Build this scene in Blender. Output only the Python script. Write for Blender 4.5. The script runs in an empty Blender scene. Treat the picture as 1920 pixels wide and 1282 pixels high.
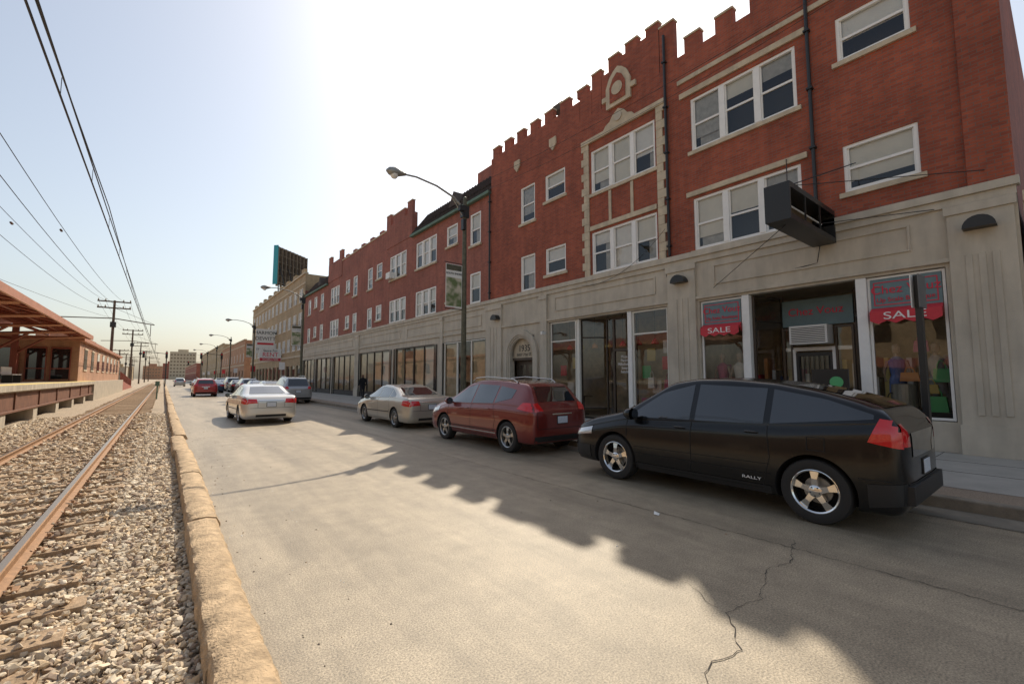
import bpy, math, random, copy, bmesh
import numpy as np
from mathutils import Vector, Matrix
from mathutils.bvhtree import BVHTree
random.seed(7); np.random.seed(7)
S=bpy.context.scene; COL=S.collection
R=math.radians
# ---------------------------------------------------------------- materials
def newmat(name):
    m=bpy.data.materials.new(name);m.use_nodes=True
    nt=m.node_tree;b=nt.nodes['Principled BSDF'];return m,nt,b
def pm(name,col,rough=.6,metal=0,spec=.5,coat=0,var=0,scale=3,bump=0,bscale=40,streak=0):
    m,nt,b=newmat(name);L=nt.links
    b.inputs['Base Color'].default_value=(*col,1);b.inputs['Roughness'].default_value=rough
    b.inputs['Metallic'].default_value=metal;b.inputs['Specular IOR Level'].default_value=spec
    b.inputs['Coat Weight'].default_value=coat;b.inputs['Coat Roughness'].default_value=.03
    g=nt.nodes.new('ShaderNodeNewGeometry')
    if var>0:
        n=nt.nodes.new('ShaderNodeTexNoise');n.inputs['Scale'].default_value=scale;n.inputs['Detail'].default_value=8;n.inputs['Roughness'].default_value=.65
        L.new(g.outputs['Position'],n.inputs['Vector'])
        r=nt.nodes.new('ShaderNodeMapRange');r.inputs[1].default_value=.3;r.inputs[2].default_value=.7;r.inputs[3].default_value=1-var;r.inputs[4].default_value=1+var
        L.new(n.outputs['Fac'],r.inputs[0]);out=r.outputs[0]
        if streak:
            mp=nt.nodes.new('ShaderNodeMapping');mp.inputs['Scale'].default_value=(4,4,.8);L.new(g.outputs['Position'],mp.inputs[0])
            n3=nt.nodes.new('ShaderNodeTexNoise');n3.inputs['Scale'].default_value=1;n3.inputs['Detail'].default_value=6;L.new(mp.outputs[0],n3.inputs['Vector'])
            r3=nt.nodes.new('ShaderNodeMapRange');r3.inputs[1].default_value=.35;r3.inputs[2].default_value=.6;r3.inputs[3].default_value=1-streak;r3.inputs[4].default_value=1.05
            L.new(n3.outputs['Fac'],r3.inputs[0]);mu=nt.nodes.new('ShaderNodeMath');mu.operation='MULTIPLY';L.new(out,mu.inputs[0]);L.new(r3.outputs[0],mu.inputs[1]);out=mu.outputs[0]
        v=nt.nodes.new('ShaderNodeVectorMath');v.operation='SCALE';v.inputs[0].default_value=col
        L.new(out,v.inputs['Scale']);L.new(v.outputs[0],b.inputs['Base Color'])
    if bump>0:
        n2=nt.nodes.new('ShaderNodeTexNoise');n2.inputs['Scale'].default_value=bscale;n2.inputs['Detail'].default_value=5
        L.new(g.outputs['Position'],n2.inputs['Vector'])
        bp=nt.nodes.new('ShaderNodeBump');bp.inputs['Strength'].default_value=bump;bp.inputs['Distance'].default_value=.02
        L.new(n2.outputs['Fac'],bp.inputs['Height']);L.new(bp.outputs[0],b.inputs['Normal'])
    return m
def brickmat(name,c1,c2,mortar,sc=1.0):
    m,nt,b=newmat(name);L=nt.links
    g=nt.nodes.new('ShaderNodeNewGeometry');s=nt.nodes.new('ShaderNodeSeparateXYZ');L.new(g.outputs['Position'],s.inputs[0])
    a=nt.nodes.new('ShaderNodeMath');L.new(s.outputs[0],a.inputs[0]);L.new(s.outputs[1],a.inputs[1])
    c=nt.nodes.new('ShaderNodeCombineXYZ');L.new(a.outputs[0],c.inputs[0]);L.new(s.outputs[2],c.inputs[1])
    t=nt.nodes.new('ShaderNodeTexBrick');L.new(c.outputs[0],t.inputs['Vector'])
    t.inputs['Scale'].default_value=1/sc;t.inputs['Brick Width'].default_value=.215;t.inputs['Row Height'].default_value=.073
    t.inputs['Mortar Size'].default_value=.007;t.inputs['Mortar Smooth'].default_value=.3;t.inputs['Bias'].default_value=-.1
    t.inputs['Color1'].default_value=(*c1,1);t.inputs['Color2'].default_value=(*c2,1);t.inputs['Mortar'].default_value=(*mortar,1)
    n=nt.nodes.new('ShaderNodeTexNoise');n.inputs['Scale'].default_value=.55;n.inputs['Detail'].default_value=9;n.inputs['Roughness'].default_value=.65;L.new(g.outputs['Position'],n.inputs['Vector'])
    r=nt.nodes.new('ShaderNodeMapRange');r.inputs[1].default_value=.3;r.inputs[2].default_value=.7;r.inputs[3].default_value=.78;r.inputs[4].default_value=1.18;L.new(n.outputs['Fac'],r.inputs[0])
    mp=nt.nodes.new('ShaderNodeMapping');mp.inputs['Scale'].default_value=(3,3,.5);L.new(g.outputs['Position'],mp.inputs[0])
    n3=nt.nodes.new('ShaderNodeTexNoise');n3.inputs['Scale'].default_value=1;n3.inputs['Detail'].default_value=6;L.new(mp.outputs[0],n3.inputs['Vector'])
    r3=nt.nodes.new('ShaderNodeMapRange');r3.inputs[1].default_value=.35;r3.inputs[2].default_value=.6;r3.inputs[3].default_value=.86;r3.inputs[4].default_value=1.06;L.new(n3.outputs['Fac'],r3.inputs[0])
    mu=nt.nodes.new('ShaderNodeMath');mu.operation='MULTIPLY';L.new(r.outputs[0],mu.inputs[0]);L.new(r3.outputs[0],mu.inputs[1])
    v=nt.nodes.new('ShaderNodeVectorMath');v.operation='SCALE';L.new(t.outputs['Color'],v.inputs[0]);L.new(mu.outputs[0],v.inputs['Scale'])
    L.new(v.outputs[0],b.inputs['Base Color']);b.inputs['Roughness'].default_value=.8
    bp=nt.nodes.new('ShaderNodeBump');bp.inputs['Strength'].default_value=.4;bp.inputs['Distance'].default_value=.01;bp.invert=True
    L.new(t.outputs['Fac'],bp.inputs['Height']);L.new(bp.outputs[0],b.inputs['Normal'])
    return m
def glassmat(name,tint,refl=.12):
    m=bpy.data.materials.new(name);m.use_nodes=True;nt=m.node_tree;nt.nodes.clear();L=nt.links
    o=nt.nodes.new('ShaderNodeOutputMaterial');mx=nt.nodes.new('ShaderNodeMixShader')
    t=nt.nodes.new('ShaderNodeBsdfTransparent');t.inputs[0].default_value=(*tint,1)
    gl=nt.nodes.new('ShaderNodeBsdfGlossy');gl.inputs['Roughness'].default_value=.015;gl.inputs[0].default_value=(.95,.97,1,1)
    n=nt.nodes.new('ShaderNodeTexNoise');n.inputs['Scale'].default_value=1.2;g=nt.nodes.new('ShaderNodeNewGeometry');L.new(g.outputs['Position'],n.inputs['Vector'])
    bp=nt.nodes.new('ShaderNodeBump');bp.inputs['Strength'].default_value=.06;bp.inputs['Distance'].default_value=.05;L.new(n.outputs['Fac'],bp.inputs['Height']);L.new(bp.outputs[0],gl.inputs['Normal'])
    f=nt.nodes.new('ShaderNodeFresnel');f.inputs['IOR'].default_value=1.5
    a=nt.nodes.new('ShaderNodeMath');a.operation='ADD';a.inputs[1].default_value=refl;a.use_clamp=True
    L.new(f.outputs[0],a.inputs[0]);L.new(a.outputs[0],mx.inputs[0]);L.new(t.outputs[0],mx.inputs[1]);L.new(gl.outputs[0],mx.inputs[2]);L.new(mx.outputs[0],o.inputs[0])
    return m
def roadmat():
    m,nt,b=newmat('road_surface');L=nt.links
    g=nt.nodes.new('ShaderNodeNewGeometry')
    def noise(sc,det=8,stretch=None):
        n=nt.nodes.new('ShaderNodeTexNoise');n.inputs['Scale'].default_value=sc;n.inputs['Detail'].default_value=det;n.inputs['Roughness'].default_value=.7
        if stretch:
            mp=nt.nodes.new('ShaderNodeMapping');mp.inputs['Scale'].default_value=stretch;L.new(g.outputs['Position'],mp.inputs[0]);L.new(mp.outputs[0],n.inputs['Vector'])
        else: L.new(g.outputs['Position'],n.inputs['Vector'])
        return n
    big=noise(.7,7,(1.8,.2,1));fine=noise(75,5);mid=noise(3,9)
    def mr(n,a,c,lo,hi):
        r=nt.nodes.new('ShaderNodeMapRange');r.inputs[1].default_value=a;r.inputs[2].default_value=c;r.inputs[3].default_value=lo;r.inputs[4].default_value=hi;L.new(n.outputs['Fac'],r.inputs[0]);return r
    r1=mr(big,.35,.65,.72,1.15);r2=mr(fine,.35,.65,.45,1.5);r3=mr(mid,.3,.7,.78,1.15)
    m1=nt.nodes.new('ShaderNodeMath');m1.operation='MULTIPLY';L.new(r1.outputs[0],m1.inputs[0]);L.new(r2.outputs[0],m1.inputs[1])
    m2=nt.nodes.new('ShaderNodeMath');m2.operation='MULTIPLY';L.new(m1.outputs[0],m2.inputs[0]);L.new(r3.outputs[0],m2.inputs[1])
    v=nt.nodes.new('ShaderNodeVectorMath');v.operation='SCALE';v.inputs[0].default_value=(.36,.29,.20);L.new(m2.outputs[0],v.inputs['Scale'])
    L.new(v.outputs[0],b.inputs['Base Color']);b.inputs['Roughness'].default_value=.5;b.inputs['Specular IOR Level'].default_value=.6
    bp=nt.nodes.new('ShaderNodeBump');bp.inputs['Strength'].default_value=.6;bp.inputs['Distance'].default_value=.008;L.new(fine.outputs['Fac'],bp.inputs['Height']);L.new(bp.outputs[0],b.inputs['Normal'])
    return m
M={}
M['brick']=brickmat('red_brick',(.39,.088,.040),(.27,.058,.029),(.2,.13,.1))
M['brick2']=brickmat('plum_brick',(.37,.107,.066),(.27,.073,.048),(.24,.17,.14))
M['tan']=brickmat('tan_brick',(.48,.35,.2),(.38,.27,.15),(.36,.3,.22))
M['stbrick']=brickmat('station_brick',(.46,.24,.14),(.38,.19,.11),(.4,.3,.22))
M['stone']=pm('limestone',(.54,.48,.385),.8,var=.11,scale=1.3,bump=.25,bscale=60,streak=.1)
M['trim']=pm('stone_trim',(.56,.47,.34),.8,var=.18,scale=2.5,bump=.2,streak=.12)
M['white']=pm('white_paint',(.85,.83,.79),.5,var=.05,scale=5)
M['blind']=pm('window_blind',(.80,.77,.69),.8,var=.06,scale=2)
M['curtain']=pm('curtain',(.5,.49,.46),.9,var=.2,scale=6)
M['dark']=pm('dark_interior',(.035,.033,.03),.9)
M['room']=pm('shop_wall',(.60,.50,.36),.9,var=.3,scale=1.5)
M['roomf']=pm('shop_floor',(.3,.24,.17),.6,var=.2)
M['shade']=pm('tan_shade',(.62,.50,.33),.9,var=.2,scale=2)
M['glass']=glassmat('window_glass',(.93,.94,.93),.02)
M['sglass']=glassmat('shop_glass',(.95,.95,.93),.03)
M['black']=pm('black_metal',(.02,.02,.02),.4)
M['dgranite']=pm('dark_granite',(.03,.028,.027),.15,var=.3,scale=20)
M['alu']=pm('aluminium_frame',(.35,.34,.32),.4,metal=.6)
M['bronze']=pm('bronze_frame',(.08,.06,.045),.4,metal=.3)
M['tile']=pm('roof_tile',(.07,.05,.04),.8,var=.4,scale=12,bump=.6,bscale=12)
M['green']=pm('copper_green',(.12,.2,.15),.7,var=.3)
M['roof']=pm('flat_roof',(.12,.12,.12),.9)
M['road']=roadmat()
M['gutter']=pm('gutter_concrete',(.23,.20,.155),.8,var=.22,scale=3,bump=.3,bscale=80)
M['walk']=pm('sidewalk_concrete',(.42,.39,.34),.8,var=.12,scale=2,bump=.2,bscale=90)
M['pebble']=pm('exposed_aggregate',(.33,.25,.18),.85,var=.4,scale=60,bump=.6,bscale=120)
M['kerb']=pm('kerb_concrete',(.46,.33,.20),.85,var=.42,scale=7,bump=1.0,bscale=45)
M['kerb2']=pm('kerb_grey',(.25,.21,.16),.85,var=.25,scale=5,bump=.4,bscale=60)
M['tar']=pm('crack_tar',(.05,.042,.035),.9)
M['ground']=pm('ground_dirt',(.2,.17,.13),.95,var=.3,scale=.3)
M['ballastbase']=pm('ballast_bed',(.38,.30,.215),.95,var=.6,scale=26,bump=1.0,bscale=30)
M['tie']=pm('timber_tie',(.36,.25,.155),.9,var=.4,scale=14,bump=.8,bscale=35)
M['rust']=pm('rail_rust',(.30,.17,.09),.7,metal=.2,var=.25,scale=15)
M['railtop']=pm('rail_head',(.5,.40,.30),.3,metal=.9)
M['pole']=pm('pole_green',(.10,.095,.06),.6,var=.4,scale=6)
M['galv']=pm('galvanised',(.35,.34,.31),.45,metal=.5,var=.15)
M['wire']=pm('cable',(.03,.03,.03),.6)
M['wood']=pm('utility_wood',(.12,.08,.055),.9,var=.3)
M['redsteel']=pm('red_steel',(.24,.06,.035),.5,var=.15)
M['orange']=pm('orange_steel',(.42,.19,.12),.5,var=.15)
M['ywarn']=pm('yellow_edge',(.7,.55,.2),.7)
M['conc']=pm('concrete',(.42,.36,.28),.85,var=.2,scale=2,streak=.2)
M['brownsteel']=pm('brown_girder',(.16,.07,.04),.7,var=.3,scale=4)
M['teal']=pm('teal_sign',(.15,.23,.25),.5,var=.1)
M['redsign']=pm('red_banner',(.60,.04,.055),.6,var=.1)
M['redtext']=pm('red_letters',(.7,.03,.07),.5)
M['whitet']=pm('white_letters',(.85,.83,.8),.6)
M['blackt']=pm('black_letters',(.02,.02,.02),.6)
M['signw']=pm('sign_white',(.8,.79,.75),.5,var=.05)
M['signb']=pm('sign_back',(.16,.16,.16),.5,metal=.3,var=.1)
M['cyan']=pm('billboard_cyan',(.04,.34,.40),.5)
M['bb']=pm('billboard_back',(.09,.07,.055),.8,var=.3)
M['lat']=pm('billboard_lattice',(.22,.17,.12),.8,var=.3)
M['tire']=pm('tire_rubber',(.025,.024,.023),.75)
M['well']=pm('wheel_well',(.012,.012,.012),.9)
M['chrome']=pm('chrome',(.8,.79,.77),.14,metal=1)
M['rimg']=pm('alloy_rim',(.52,.51,.49),.28,metal=.9)
M['cglass']=pm('car_glass',(.012,.014,.016),.03,spec=.9,coat=1)
M['seam']=pm('panel_gap',(.008,.008,.008),.7)
M['bplast']=pm('black_plastic',(.02,.02,.021),.5)
M['tail']=pm('tail_lamp',(.65,.012,.015),.12,coat=1)
M['head']=pm('head_lamp',(.6,.6,.6),.08,metal=.5,coat=1)
M['plate']=pm('licence_plate',(.62,.66,.72),.5,var=.25,scale=60)
# ---------------------------------------------------------------- mesh helper
def link(o,parent=None):
    COL.objects.link(o)
    if parent: o.parent=parent
    return o
def group(name,loc=(0,0,0),rz=0):
    e=bpy.data.objects.new(name,None);e.location=loc;e.rotation_euler=(0,0,rz);e.empty_display_size=.3;return link(e)
class MB:
    def __init__(s): s.v=[];s.f=[];s.m=[];s.mats=[]
    def mi(s,k):
        if k not in s.mats: s.mats.append(k)
        return s.mats.index(k)
    def face(s,pts,k):
        n=len(s.v);s.v+= [tuple(p) for p in pts];s.f.append(list(range(n,n+len(pts))));s.m.append(s.mi(k))
    def box(s,x0,x1,y0,y1,z0,z1,k):
        n=len(s.v)
        s.v+=[(x0,y0,z0),(x1,y0,z0),(x1,y1,z0),(x0,y1,z0),(x0,y0,z1),(x1,y0,z1),(x1,y1,z1),(x0,y1,z1)]
        for f in ([0,3,2,1],[4,5,6,7],[0,1,5,4],[1,2,6,5],[2,3,7,6],[3,0,4,7]):
            s.f.append([n+i for i in f]);s.m.append(s.mi(k))
    def tube(s,pts,r,k,n=8,cap=True):
        pts=[Vector(p) for p in pts];N=len(pts);rs=r if isinstance(r,(list,tuple)) else [r]*N
        base=len(s.v);mi=s.mi(k)
        for i,p in enumerate(pts):
            d=(pts[min(i+1,N-1)]-pts[max(i-1,0)]).normalized()
            up=Vector((0,0,1)) if abs(d.z)<.95 else Vector((1,0,0))
            a=d.cross(up).normalized();b=a.cross(d)
            for j in range(n):
                t=2*math.pi*j/n;q=p+(a*math.cos(t)+b*math.sin(t))*rs[i];s.v.append(tuple(q))
        for i in range(N-1):
            for j in range(n):
                s.f.append([base+i*n+j,base+i*n+(j+1)%n,base+(i+1)*n+(j+1)%n,base+(i+1)*n+j]);s.m.append(mi)
        if cap:
            s.f.append([base+j for j in range(n)]);s.m.append(mi)
            s.f.append([base+(N-1)*n+j for j in reversed(range(n))]);s.m.append(mi)
    def lathe(s,c,axis,prof,k,n=24):
        ax=Vector(axis).normalized();up=Vector((0,0,1)) if abs(ax.z)<.9 else Vector((1,0,0))
        a=ax.cross(up).normalized();b=ax.cross(a);c=Vector(c);base=len(s.v);mi=s.mi(k)
        for (t,r) in prof:
            for j in range(n):
                th=2*math.pi*j/n;s.v.append(tuple(c+ax*t+(a*math.cos(th)+b*math.sin(th))*r))
        for i in range(len(prof)-1):
            for j in range(n):
                s.f.append([base+i*n+j,base+i*n+(j+1)%n,base+(i+1)*n+(j+1)%n,base+(i+1)*n+j]);s.m.append(mi)
    def obj(s,name,parent=None,smooth=None,bevel=0):
        me=bpy.data.meshes.new(name);me.from_pydata(s.v,[],s.f)
        for k in s.mats: me.materials.append(M[k])
        me.polygons.foreach_set('material_index',s.m)
        if smooth is not None:
            me.polygons.foreach_set('use_smooth',[True]*len(s.f));me.update();me.set_sharp_from_angle(angle=R(smooth))
        me.update()
        o=bpy.data.objects.new(name,me);link(o,parent)
        if bevel:
            b=o.modifiers.new('b','BEVEL');b.width=bevel;b.segments=2;b.limit_method='ANGLE'
        return o
def text(body,size,loc,rot,mat,parent,name='lettering',sx=1,extr=.004,align='CENTER'):
    cu=bpy.data.curves.new(name,'FONT');cu.body=body;cu.size=size;cu.extrude=extr;cu.align_x=align;cu.align_y='CENTER'
    t=bpy.data.objects.new('tmp',cu);COL.objects.link(t);bpy.context.view_layer.update()
    me=bpy.data.meshes.new_from_object(t.evaluated_get(bpy.context.evaluated_depsgraph_get()));bpy.data.objects.remove(t)
    me.materials.clear();me.materials.append(M[mat])
    o=bpy.data.objects.new(name,me);o.location=loc;o.rotation_euler=rot;o.scale=(sx,1,1);return link(o,parent)
FX=(R(90),0,R(-90)); FY=(R(90),0,0)
def wall(mb,X,y0,y1,z0,z1,holes,k,depth=.16):
    ys=sorted({y0,y1}|{min(max(h[0],y0),y1) for h in holes}|{min(max(h[1],y0),y1) for h in holes})
    zs=sorted({z0,z1}|{min(max(h[2],z0),z1) for h in holes}|{min(max(h[3],z0),z1) for h in holes})
    for i in range(len(ys)-1):
        for j in range(len(zs)-1):
            cy=(ys[i]+ys[i+1])/2;cz=(zs[j]+zs[j+1])/2
            if any(h[0]<cy<h[1] and h[2]<cz<h[3] for h in holes): continue
            mb.face([(X,ys[i+1],zs[j]),(X,ys[i],zs[j]),(X,ys[i],zs[j+1]),(X,ys[i+1],zs[j+1])],k)
    for (a,b,c,d) in holes:
        e=X+depth
        mb.face([(X,a,c),(e,a,c),(e,a,d),(X,a,d)],k);mb.face([(X,b,c),(X,b,d),(e,b,d),(e,b,c)],k)
        mb.face([(X,a,c),(X,b,c),(e,b,c),(e,a,c)],k);mb.face([(X,a,d),(e,a,d),(e,b,d),(X,b,d)],k)
def window(mb,X,y0,y1,z0,z1,n=1,frame='white',sill=True):
    fw=.075;mw=.17
    mb.box(X+.03,X+.13,y0,y0+fw,z0,z1,frame);mb.box(X+.03,X+.13,y1-fw,y1,z0,z1,frame)
    mb.box(X+.03,X+.13,y0+fw,y1-fw,z1-fw,z1,frame);mb.box(X+.03,X+.13,y0+fw,y1-fw,z0,z0+fw,frame)
    w=(y1-y0-2*fw-(n-1)*mw)/n;a=y0+fw
    for i in range(n):
        b=a+w;zm=(z0+z1)/2+random.uniform(-.02,.02)
        if i<n-1: mb.box(X+.015,X+.125,b,b+mw,z0+fw,z1-fw,frame)
        mb.box(X+.07,X+.12,a,b,zm-.03,zm+.03,frame)
        for (u,v) in ((a,a+.035),(b-.035,b)): mb.box(X+.075,X+.118,u,v,z0+fw,z1-fw,frame)
        mb.box(X+.078,X+.117,a+.035,b-.035,z0+fw,z0+fw+.045,frame)
        mb.face([(X+.09,b,zm),(X+.09,a,zm),(X+.09,a,z1-fw),(X+.09,b,z1-fw)],'glass')
        mb.face([(X+.105,b,z0+fw),(X+.105,a,z0+fw),(X+.105,a,zm),(X+.105,b,zm)],'glass')
        h=random.choice([.45,.5,.52,.5,.75,1.0,.3,.6]);zb=z1-(z1-z0)*h
        mb.face([(X+.15,b+.02,zb),(X+.15,a-.02,zb),(X+.15,a-.02,z1),(X+.15,b+.02,z1)],random.choice(['blind','blind','white','curtain']))
        if random.random()<.5 and h<.8:
            q=w*random.uniform(.3,1);mb.face([(X+.2,a+q,z0),(X+.2,a,z0),(X+.2,a,zb+.1),(X+.2,a+q,zb+.1)],'curtain')
        a=b+mw
    if sill: mb.box(X-.07,X+.03,y0-.1,y1+.1,z0-.12,z0-.002,'trim')
# ---------------------------------------------------------------- ground
g=MB();g.face([(-1500,-1500,-.2),(1500,-1500,-.2),(1500,1800,-.2),(-1500,1800,-.2)],'ground');g.obj('ground')
g=MB();g.face([(.5,-60,0),(8.1,-60,0),(8.1,600,0),(.5,600,0)],'road');g.obj('road')
g=MB();g.face([(7.55,-60,.004),(8.1,-60,.004),(8.1,600,.004),(7.55,600,.004)],'gutter');g.obj('gutter')
def ribbon(mb,pts,w,z=.006):
    P=[]
    for i in range(len(pts)-1):
        a=Vector((*pts[i],0));b=Vector((*pts[i+1],0));n=max(2,int((b-a).length/.06))
        for j in range(n):
            t=j/n;q=a.lerp(b,t);P.append(q+Vector((random.uniform(-.022,.022),random.uniform(-.022,.022),0)))
    P.append(Vector((*pts[-1],0)))
    for i in range(len(P)-1):
        d=(P[i+1]-P[i]);nn=Vector((-d.y,d.x,0)).normalized()*w*random.uniform(.3,1)
        a,b=P[i],P[i+1]
        mb.face([(a.x-nn.x,a.y-nn.y,z),(b.x-nn.x,b.y-nn.y,z),(b.x+nn.x,b.y+nn.y,z),(a.x+nn.x,a.y+nn.y,z)],'tar')
g=MB()
ribbon(g,[(2.2,1.25),(2.6,1.45),(2.95,1.42),(3.3,1.68),(3.7,1.62),(4.3,1.8),(4.7,1.75),(5.3,1.95)],.004)
ribbon(g,[(3.3,1.75),(3.5,2.1),(3.45,2.3)],.002)
ribbon(g,[(5.0,-3),(5.05,2),(4.95,6),(5.02,14),(5.0,30),(5.0,60)],.006)
ribbon(g,[(7.5,-3),(7.53,8),(7.5,30),(7.5,60)],.008)
ribbon(g,[(.6,15.2),(2.8,15.0),(5,15.3)],.005);ribbon(g,[(.6,24),(7,24.1)],.01);ribbon(g,[(.6,33),(7,33.1)],.01)
g.obj('road_cracks')
g=MB()
for i in range(260):
    x=random.choice([random.uniform(.6,1.4),random.uniform(6.9,8.0),random.uniform(.6,8)]);y=random.uniform(1,25);s=random.uniform(.004,.011)
    g.lathe((x,y,0),(0,0,1),[(0,s),(s*.6,s*.8),(s,.0005)],random.choice(['signw','kerb2','kerb2','tie']),5)
g.face([(4.9,3.3,.006),(4.98,3.34,.008),(4.95,3.4,.03),(4.88,3.36,.012)],'signw')
g.obj('road_debris')
g=MB();g.box(8.1,8.27,-60,600,-.15,.15,'kerb2');k=g.obj('kerb',None,bevel=.02)
g=MB();g.face([(8.27,-60,.146),(8.9,-60,.146),(8.9,600,.146),(8.27,600,.146)],'pebble')
g.face([(8.9,-60,.15),(13.4,-60,.15),(13.4,600,.15),(8.9,600,.15)],'walk')
for i in range(-8,110): 
    y=i*1.52+.3;g.box(8.9,12.95,y-.006,y+.006,.12,.153,'tar')
for x in (10.4,11.7): g.box(x-.006,x+.006,-12,160,.12,.1535,'tar')
g.obj('sidewalk')
g=MB()
def kring(y,j=1):
    q=[(.27,-.2),(.275,.05),(.29,.115),(.34,.135),(.46,.138),(.545,.11),(.585,.04),(.60,-.02)]
    return [(x+random.gauss(0,.007)*j,y,z+random.gauss(0,.005)*j) for x,z in q]
y=-6.0
while y<220:
    Ls=3.05 if y<60 else 12;n=34 if y<14 else (8 if y<60 else 2)
    base=len(g.v);dx=random.gauss(0,.012);dz=random.gauss(0,.008)
    for i in range(n+1):
        rr=kring(y+.012+(Ls-.024)*i/n,1 if y<30 else .3)
        if random.random()<.15 and y<40:
            c=random.uniform(.01,.035);rr[5]=(rr[5][0]-c,rr[5][1],rr[5][2]-.02);rr[6]=(rr[6][0]-c*.7,rr[6][1],rr[6][2])
        if random.random()<.08 and y<40: rr[2]=(rr[2][0]+.02,rr[2][1],rr[2][2]-.02)
        g.v+=[(a+dx,b,c+dz) for a,b,c in rr]
    mi=g.mi('kerb')
    for i in range(n):
        for j in range(7): g.f.append([base+i*8+j,base+i*8+j+1,base+(i+1)*8+j+1,base+(i+1)*8+j]);g.m.append(mi)
    for i in (0,n): g.f.append([base+i*8+j for j in range(8)]);g.m.append(mi)
    y+=Ls
g.obj('kerb',None,smooth=50)
# ---------------------------------------------------------------- railway
rw=MB();rw.face([(-60,-30,-.1),(.28,-30,-.1),(.28,700,-.1),(-60,700,-.1)],'ballastbase');rw.obj('ballast')
TC=-1.74
trk=group('railway_track')
tb=MB();y=-3
while y<160:
    a=random.uniform(-.03,.03);b=random.uniform(-.06,.06);w=.115;z=-.035+random.uniform(-.012,.012)
    x0,x1=TC-1.3+b,TC+1.3+b;n=len(tb.v)
    tb.v+=[(x0,y-w+a,-.15),(x1,y-w-a,-.15),(x1,y+w-a,-.15),(x0,y+w+a,-.15),(x0,y-w+a,z),(x1,y-w-a,z),(x1,y+w-a,z),(x0,y+w+a,z)]
    for f in ([4,5,6,7],[0,1,5,4],[1,2,6,5],[2,3,7,6],[3,0,4,7]): tb.f.append([n+i for i in f]);tb.m.append(tb.mi('tie'))
    for rx in (TC-.75,TC+.75):
        if y<40:
            tb.box(rx-.15,rx+.15,y-.08,y+.08,z,z+.018,'rust')
            for sx in (-.1,.1): tb.box(rx+sx-.015,rx+sx+.015,y-.06,y-.03,z+.018,z+.05,'rust')
    y+=.53
tb.obj('ties',trk,bevel=.006)
rb=MB()
for rx in (TC-.75,TC+.75):
    prof=[(-.07,-.018),(-.07,-.008),(-.012,.012),(-.01,.075),(-.036,.088),(-.036,.112),(-.028,.122),(.028,.122),(.036,.112),(.036,.088),(.01,.075),(.012,.012),(.07,-.008),(.07,-.018)]
    for i in range(len(prof)-1):
        (a,b),(c,d)=prof[i],prof[i+1];k='railtop' if i==6 else 'rust'
        rb.face([(rx+a,-20,b),(rx+c,-20,d),(rx+c,600,d),(rx+a,600,b)],k)
rb.obj('rails',trk)
ico=[];ph=(1+5**.5)/2
for a,b in ((-1,ph),(1,ph),(-1,-ph),(1,-ph)): ico+=[(a,b,0)]
for a,b in ((-1,ph),(1,ph),(-1,-ph),(1,-ph)): ico+=[(0,a,b)]
for a,b in ((ph,-1),(ph,1),(-ph,-1),(-ph,1)): ico+=[(a,0,b)]
ico=np.array(ico)/math.hypot(1,ph)
F=np.array([(0,11,5),(0,5,1),(0,1,7),(0,7,10),(0,10,11),(1,5,9),(5,11,4),(11,10,2),(10,7,6),(7,1,8),(3,9,4),(3,4,2),(3,2,6),(3,6,8),(3,8,9),(4,9,5),(2,4,11),(6,2,10),(8,6,7),(9,8,1)])
N=85000
u=np.random.rand(N);yy=1.6*(28/1.6)**(u**.9);xx=np.random.uniform(-4.3,.28,N)
keep=~((np.abs(xx-(TC+.75))<.05)|(np.abs(xx-(TC-.75))<.05))
ontie=(np.abs(((yy+3+.265)%.53)-.265)<.12)&(np.abs(xx-TC)<1.28)
keep&=~(ontie&(np.random.rand(N)<.78))
xx=xx[keep];yy=yy[keep];ontie=ontie[keep];N=len(xx)
sz=np.random.uniform(.010,.027,N)*np.clip(.85+yy/16,1,2.2)
zz=np.where(ontie,-.022,-.085)+np.random.uniform(-.01,.02,N)
zz+=np.where(xx>-.4,.01,0)
V=ico[None]*(1+.28*np.random.randn(N,12,1).clip(-1.5,1.5))*sz[:,None,None]*np.random.uniform(.55,1.4,(N,1,3))
ang=np.random.rand(N)*6.28;c,s_=np.cos(ang)[:,None],np.sin(ang)[:,None]
V=np.stack([V[:,:,0]*c-V[:,:,1]*s_,V[:,:,0]*s_+V[:,:,1]*c,V[:,:,2]*.8],-1)+np.stack([xx,yy,zz],-1)[:,None,:]
FF=(F[None]+(np.arange(N)*12)[:,None,None]).reshape(-1,3)
me=bpy.data.meshes.new('gravel');me.vertices.add(N*12);me.vertices.foreach_set('co',V.reshape(-1).astype(np.float32))
me.loops.add(len(FF)*3);me.loops.foreach_set('vertex_index',FF.reshape(-1).astype(np.int32))
me.polygons.add(len(FF));me.polygons.foreach_set('loop_start',np.arange(len(FF),dtype=np.int32)*3);me.update(calc_edges=True)
ca=me.color_attributes.new('col','FLOAT_COLOR','POINT')
pal=np.array([(.55,.43,.29),(.61,.50,.36),(.42,.34,.25),(.68,.58,.44),(.33,.24,.17),(.54,.40,.25)])
cc=pal[np.random.randint(0,6,N)]*np.random.uniform(.75,1.2,(N,1));cc=np.concatenate([cc,np.ones((N,1))],1)
ca.data.foreach_set('color',np.repeat(cc,12,0).reshape(-1).astype(np.float32))
m,nt,b=newmat('gravel_stone');at=nt.nodes.new('ShaderNodeAttribute');at.attribute_name='col';nt.links.new(at.outputs['Color'],b.inputs['Base Color']);b.inputs['Roughness'].default_value=.85
me.materials.append(m);me.polygons.foreach_set('use_smooth',[False]*len(FF));link(bpy.data.objects.new('gravel',me))
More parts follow.
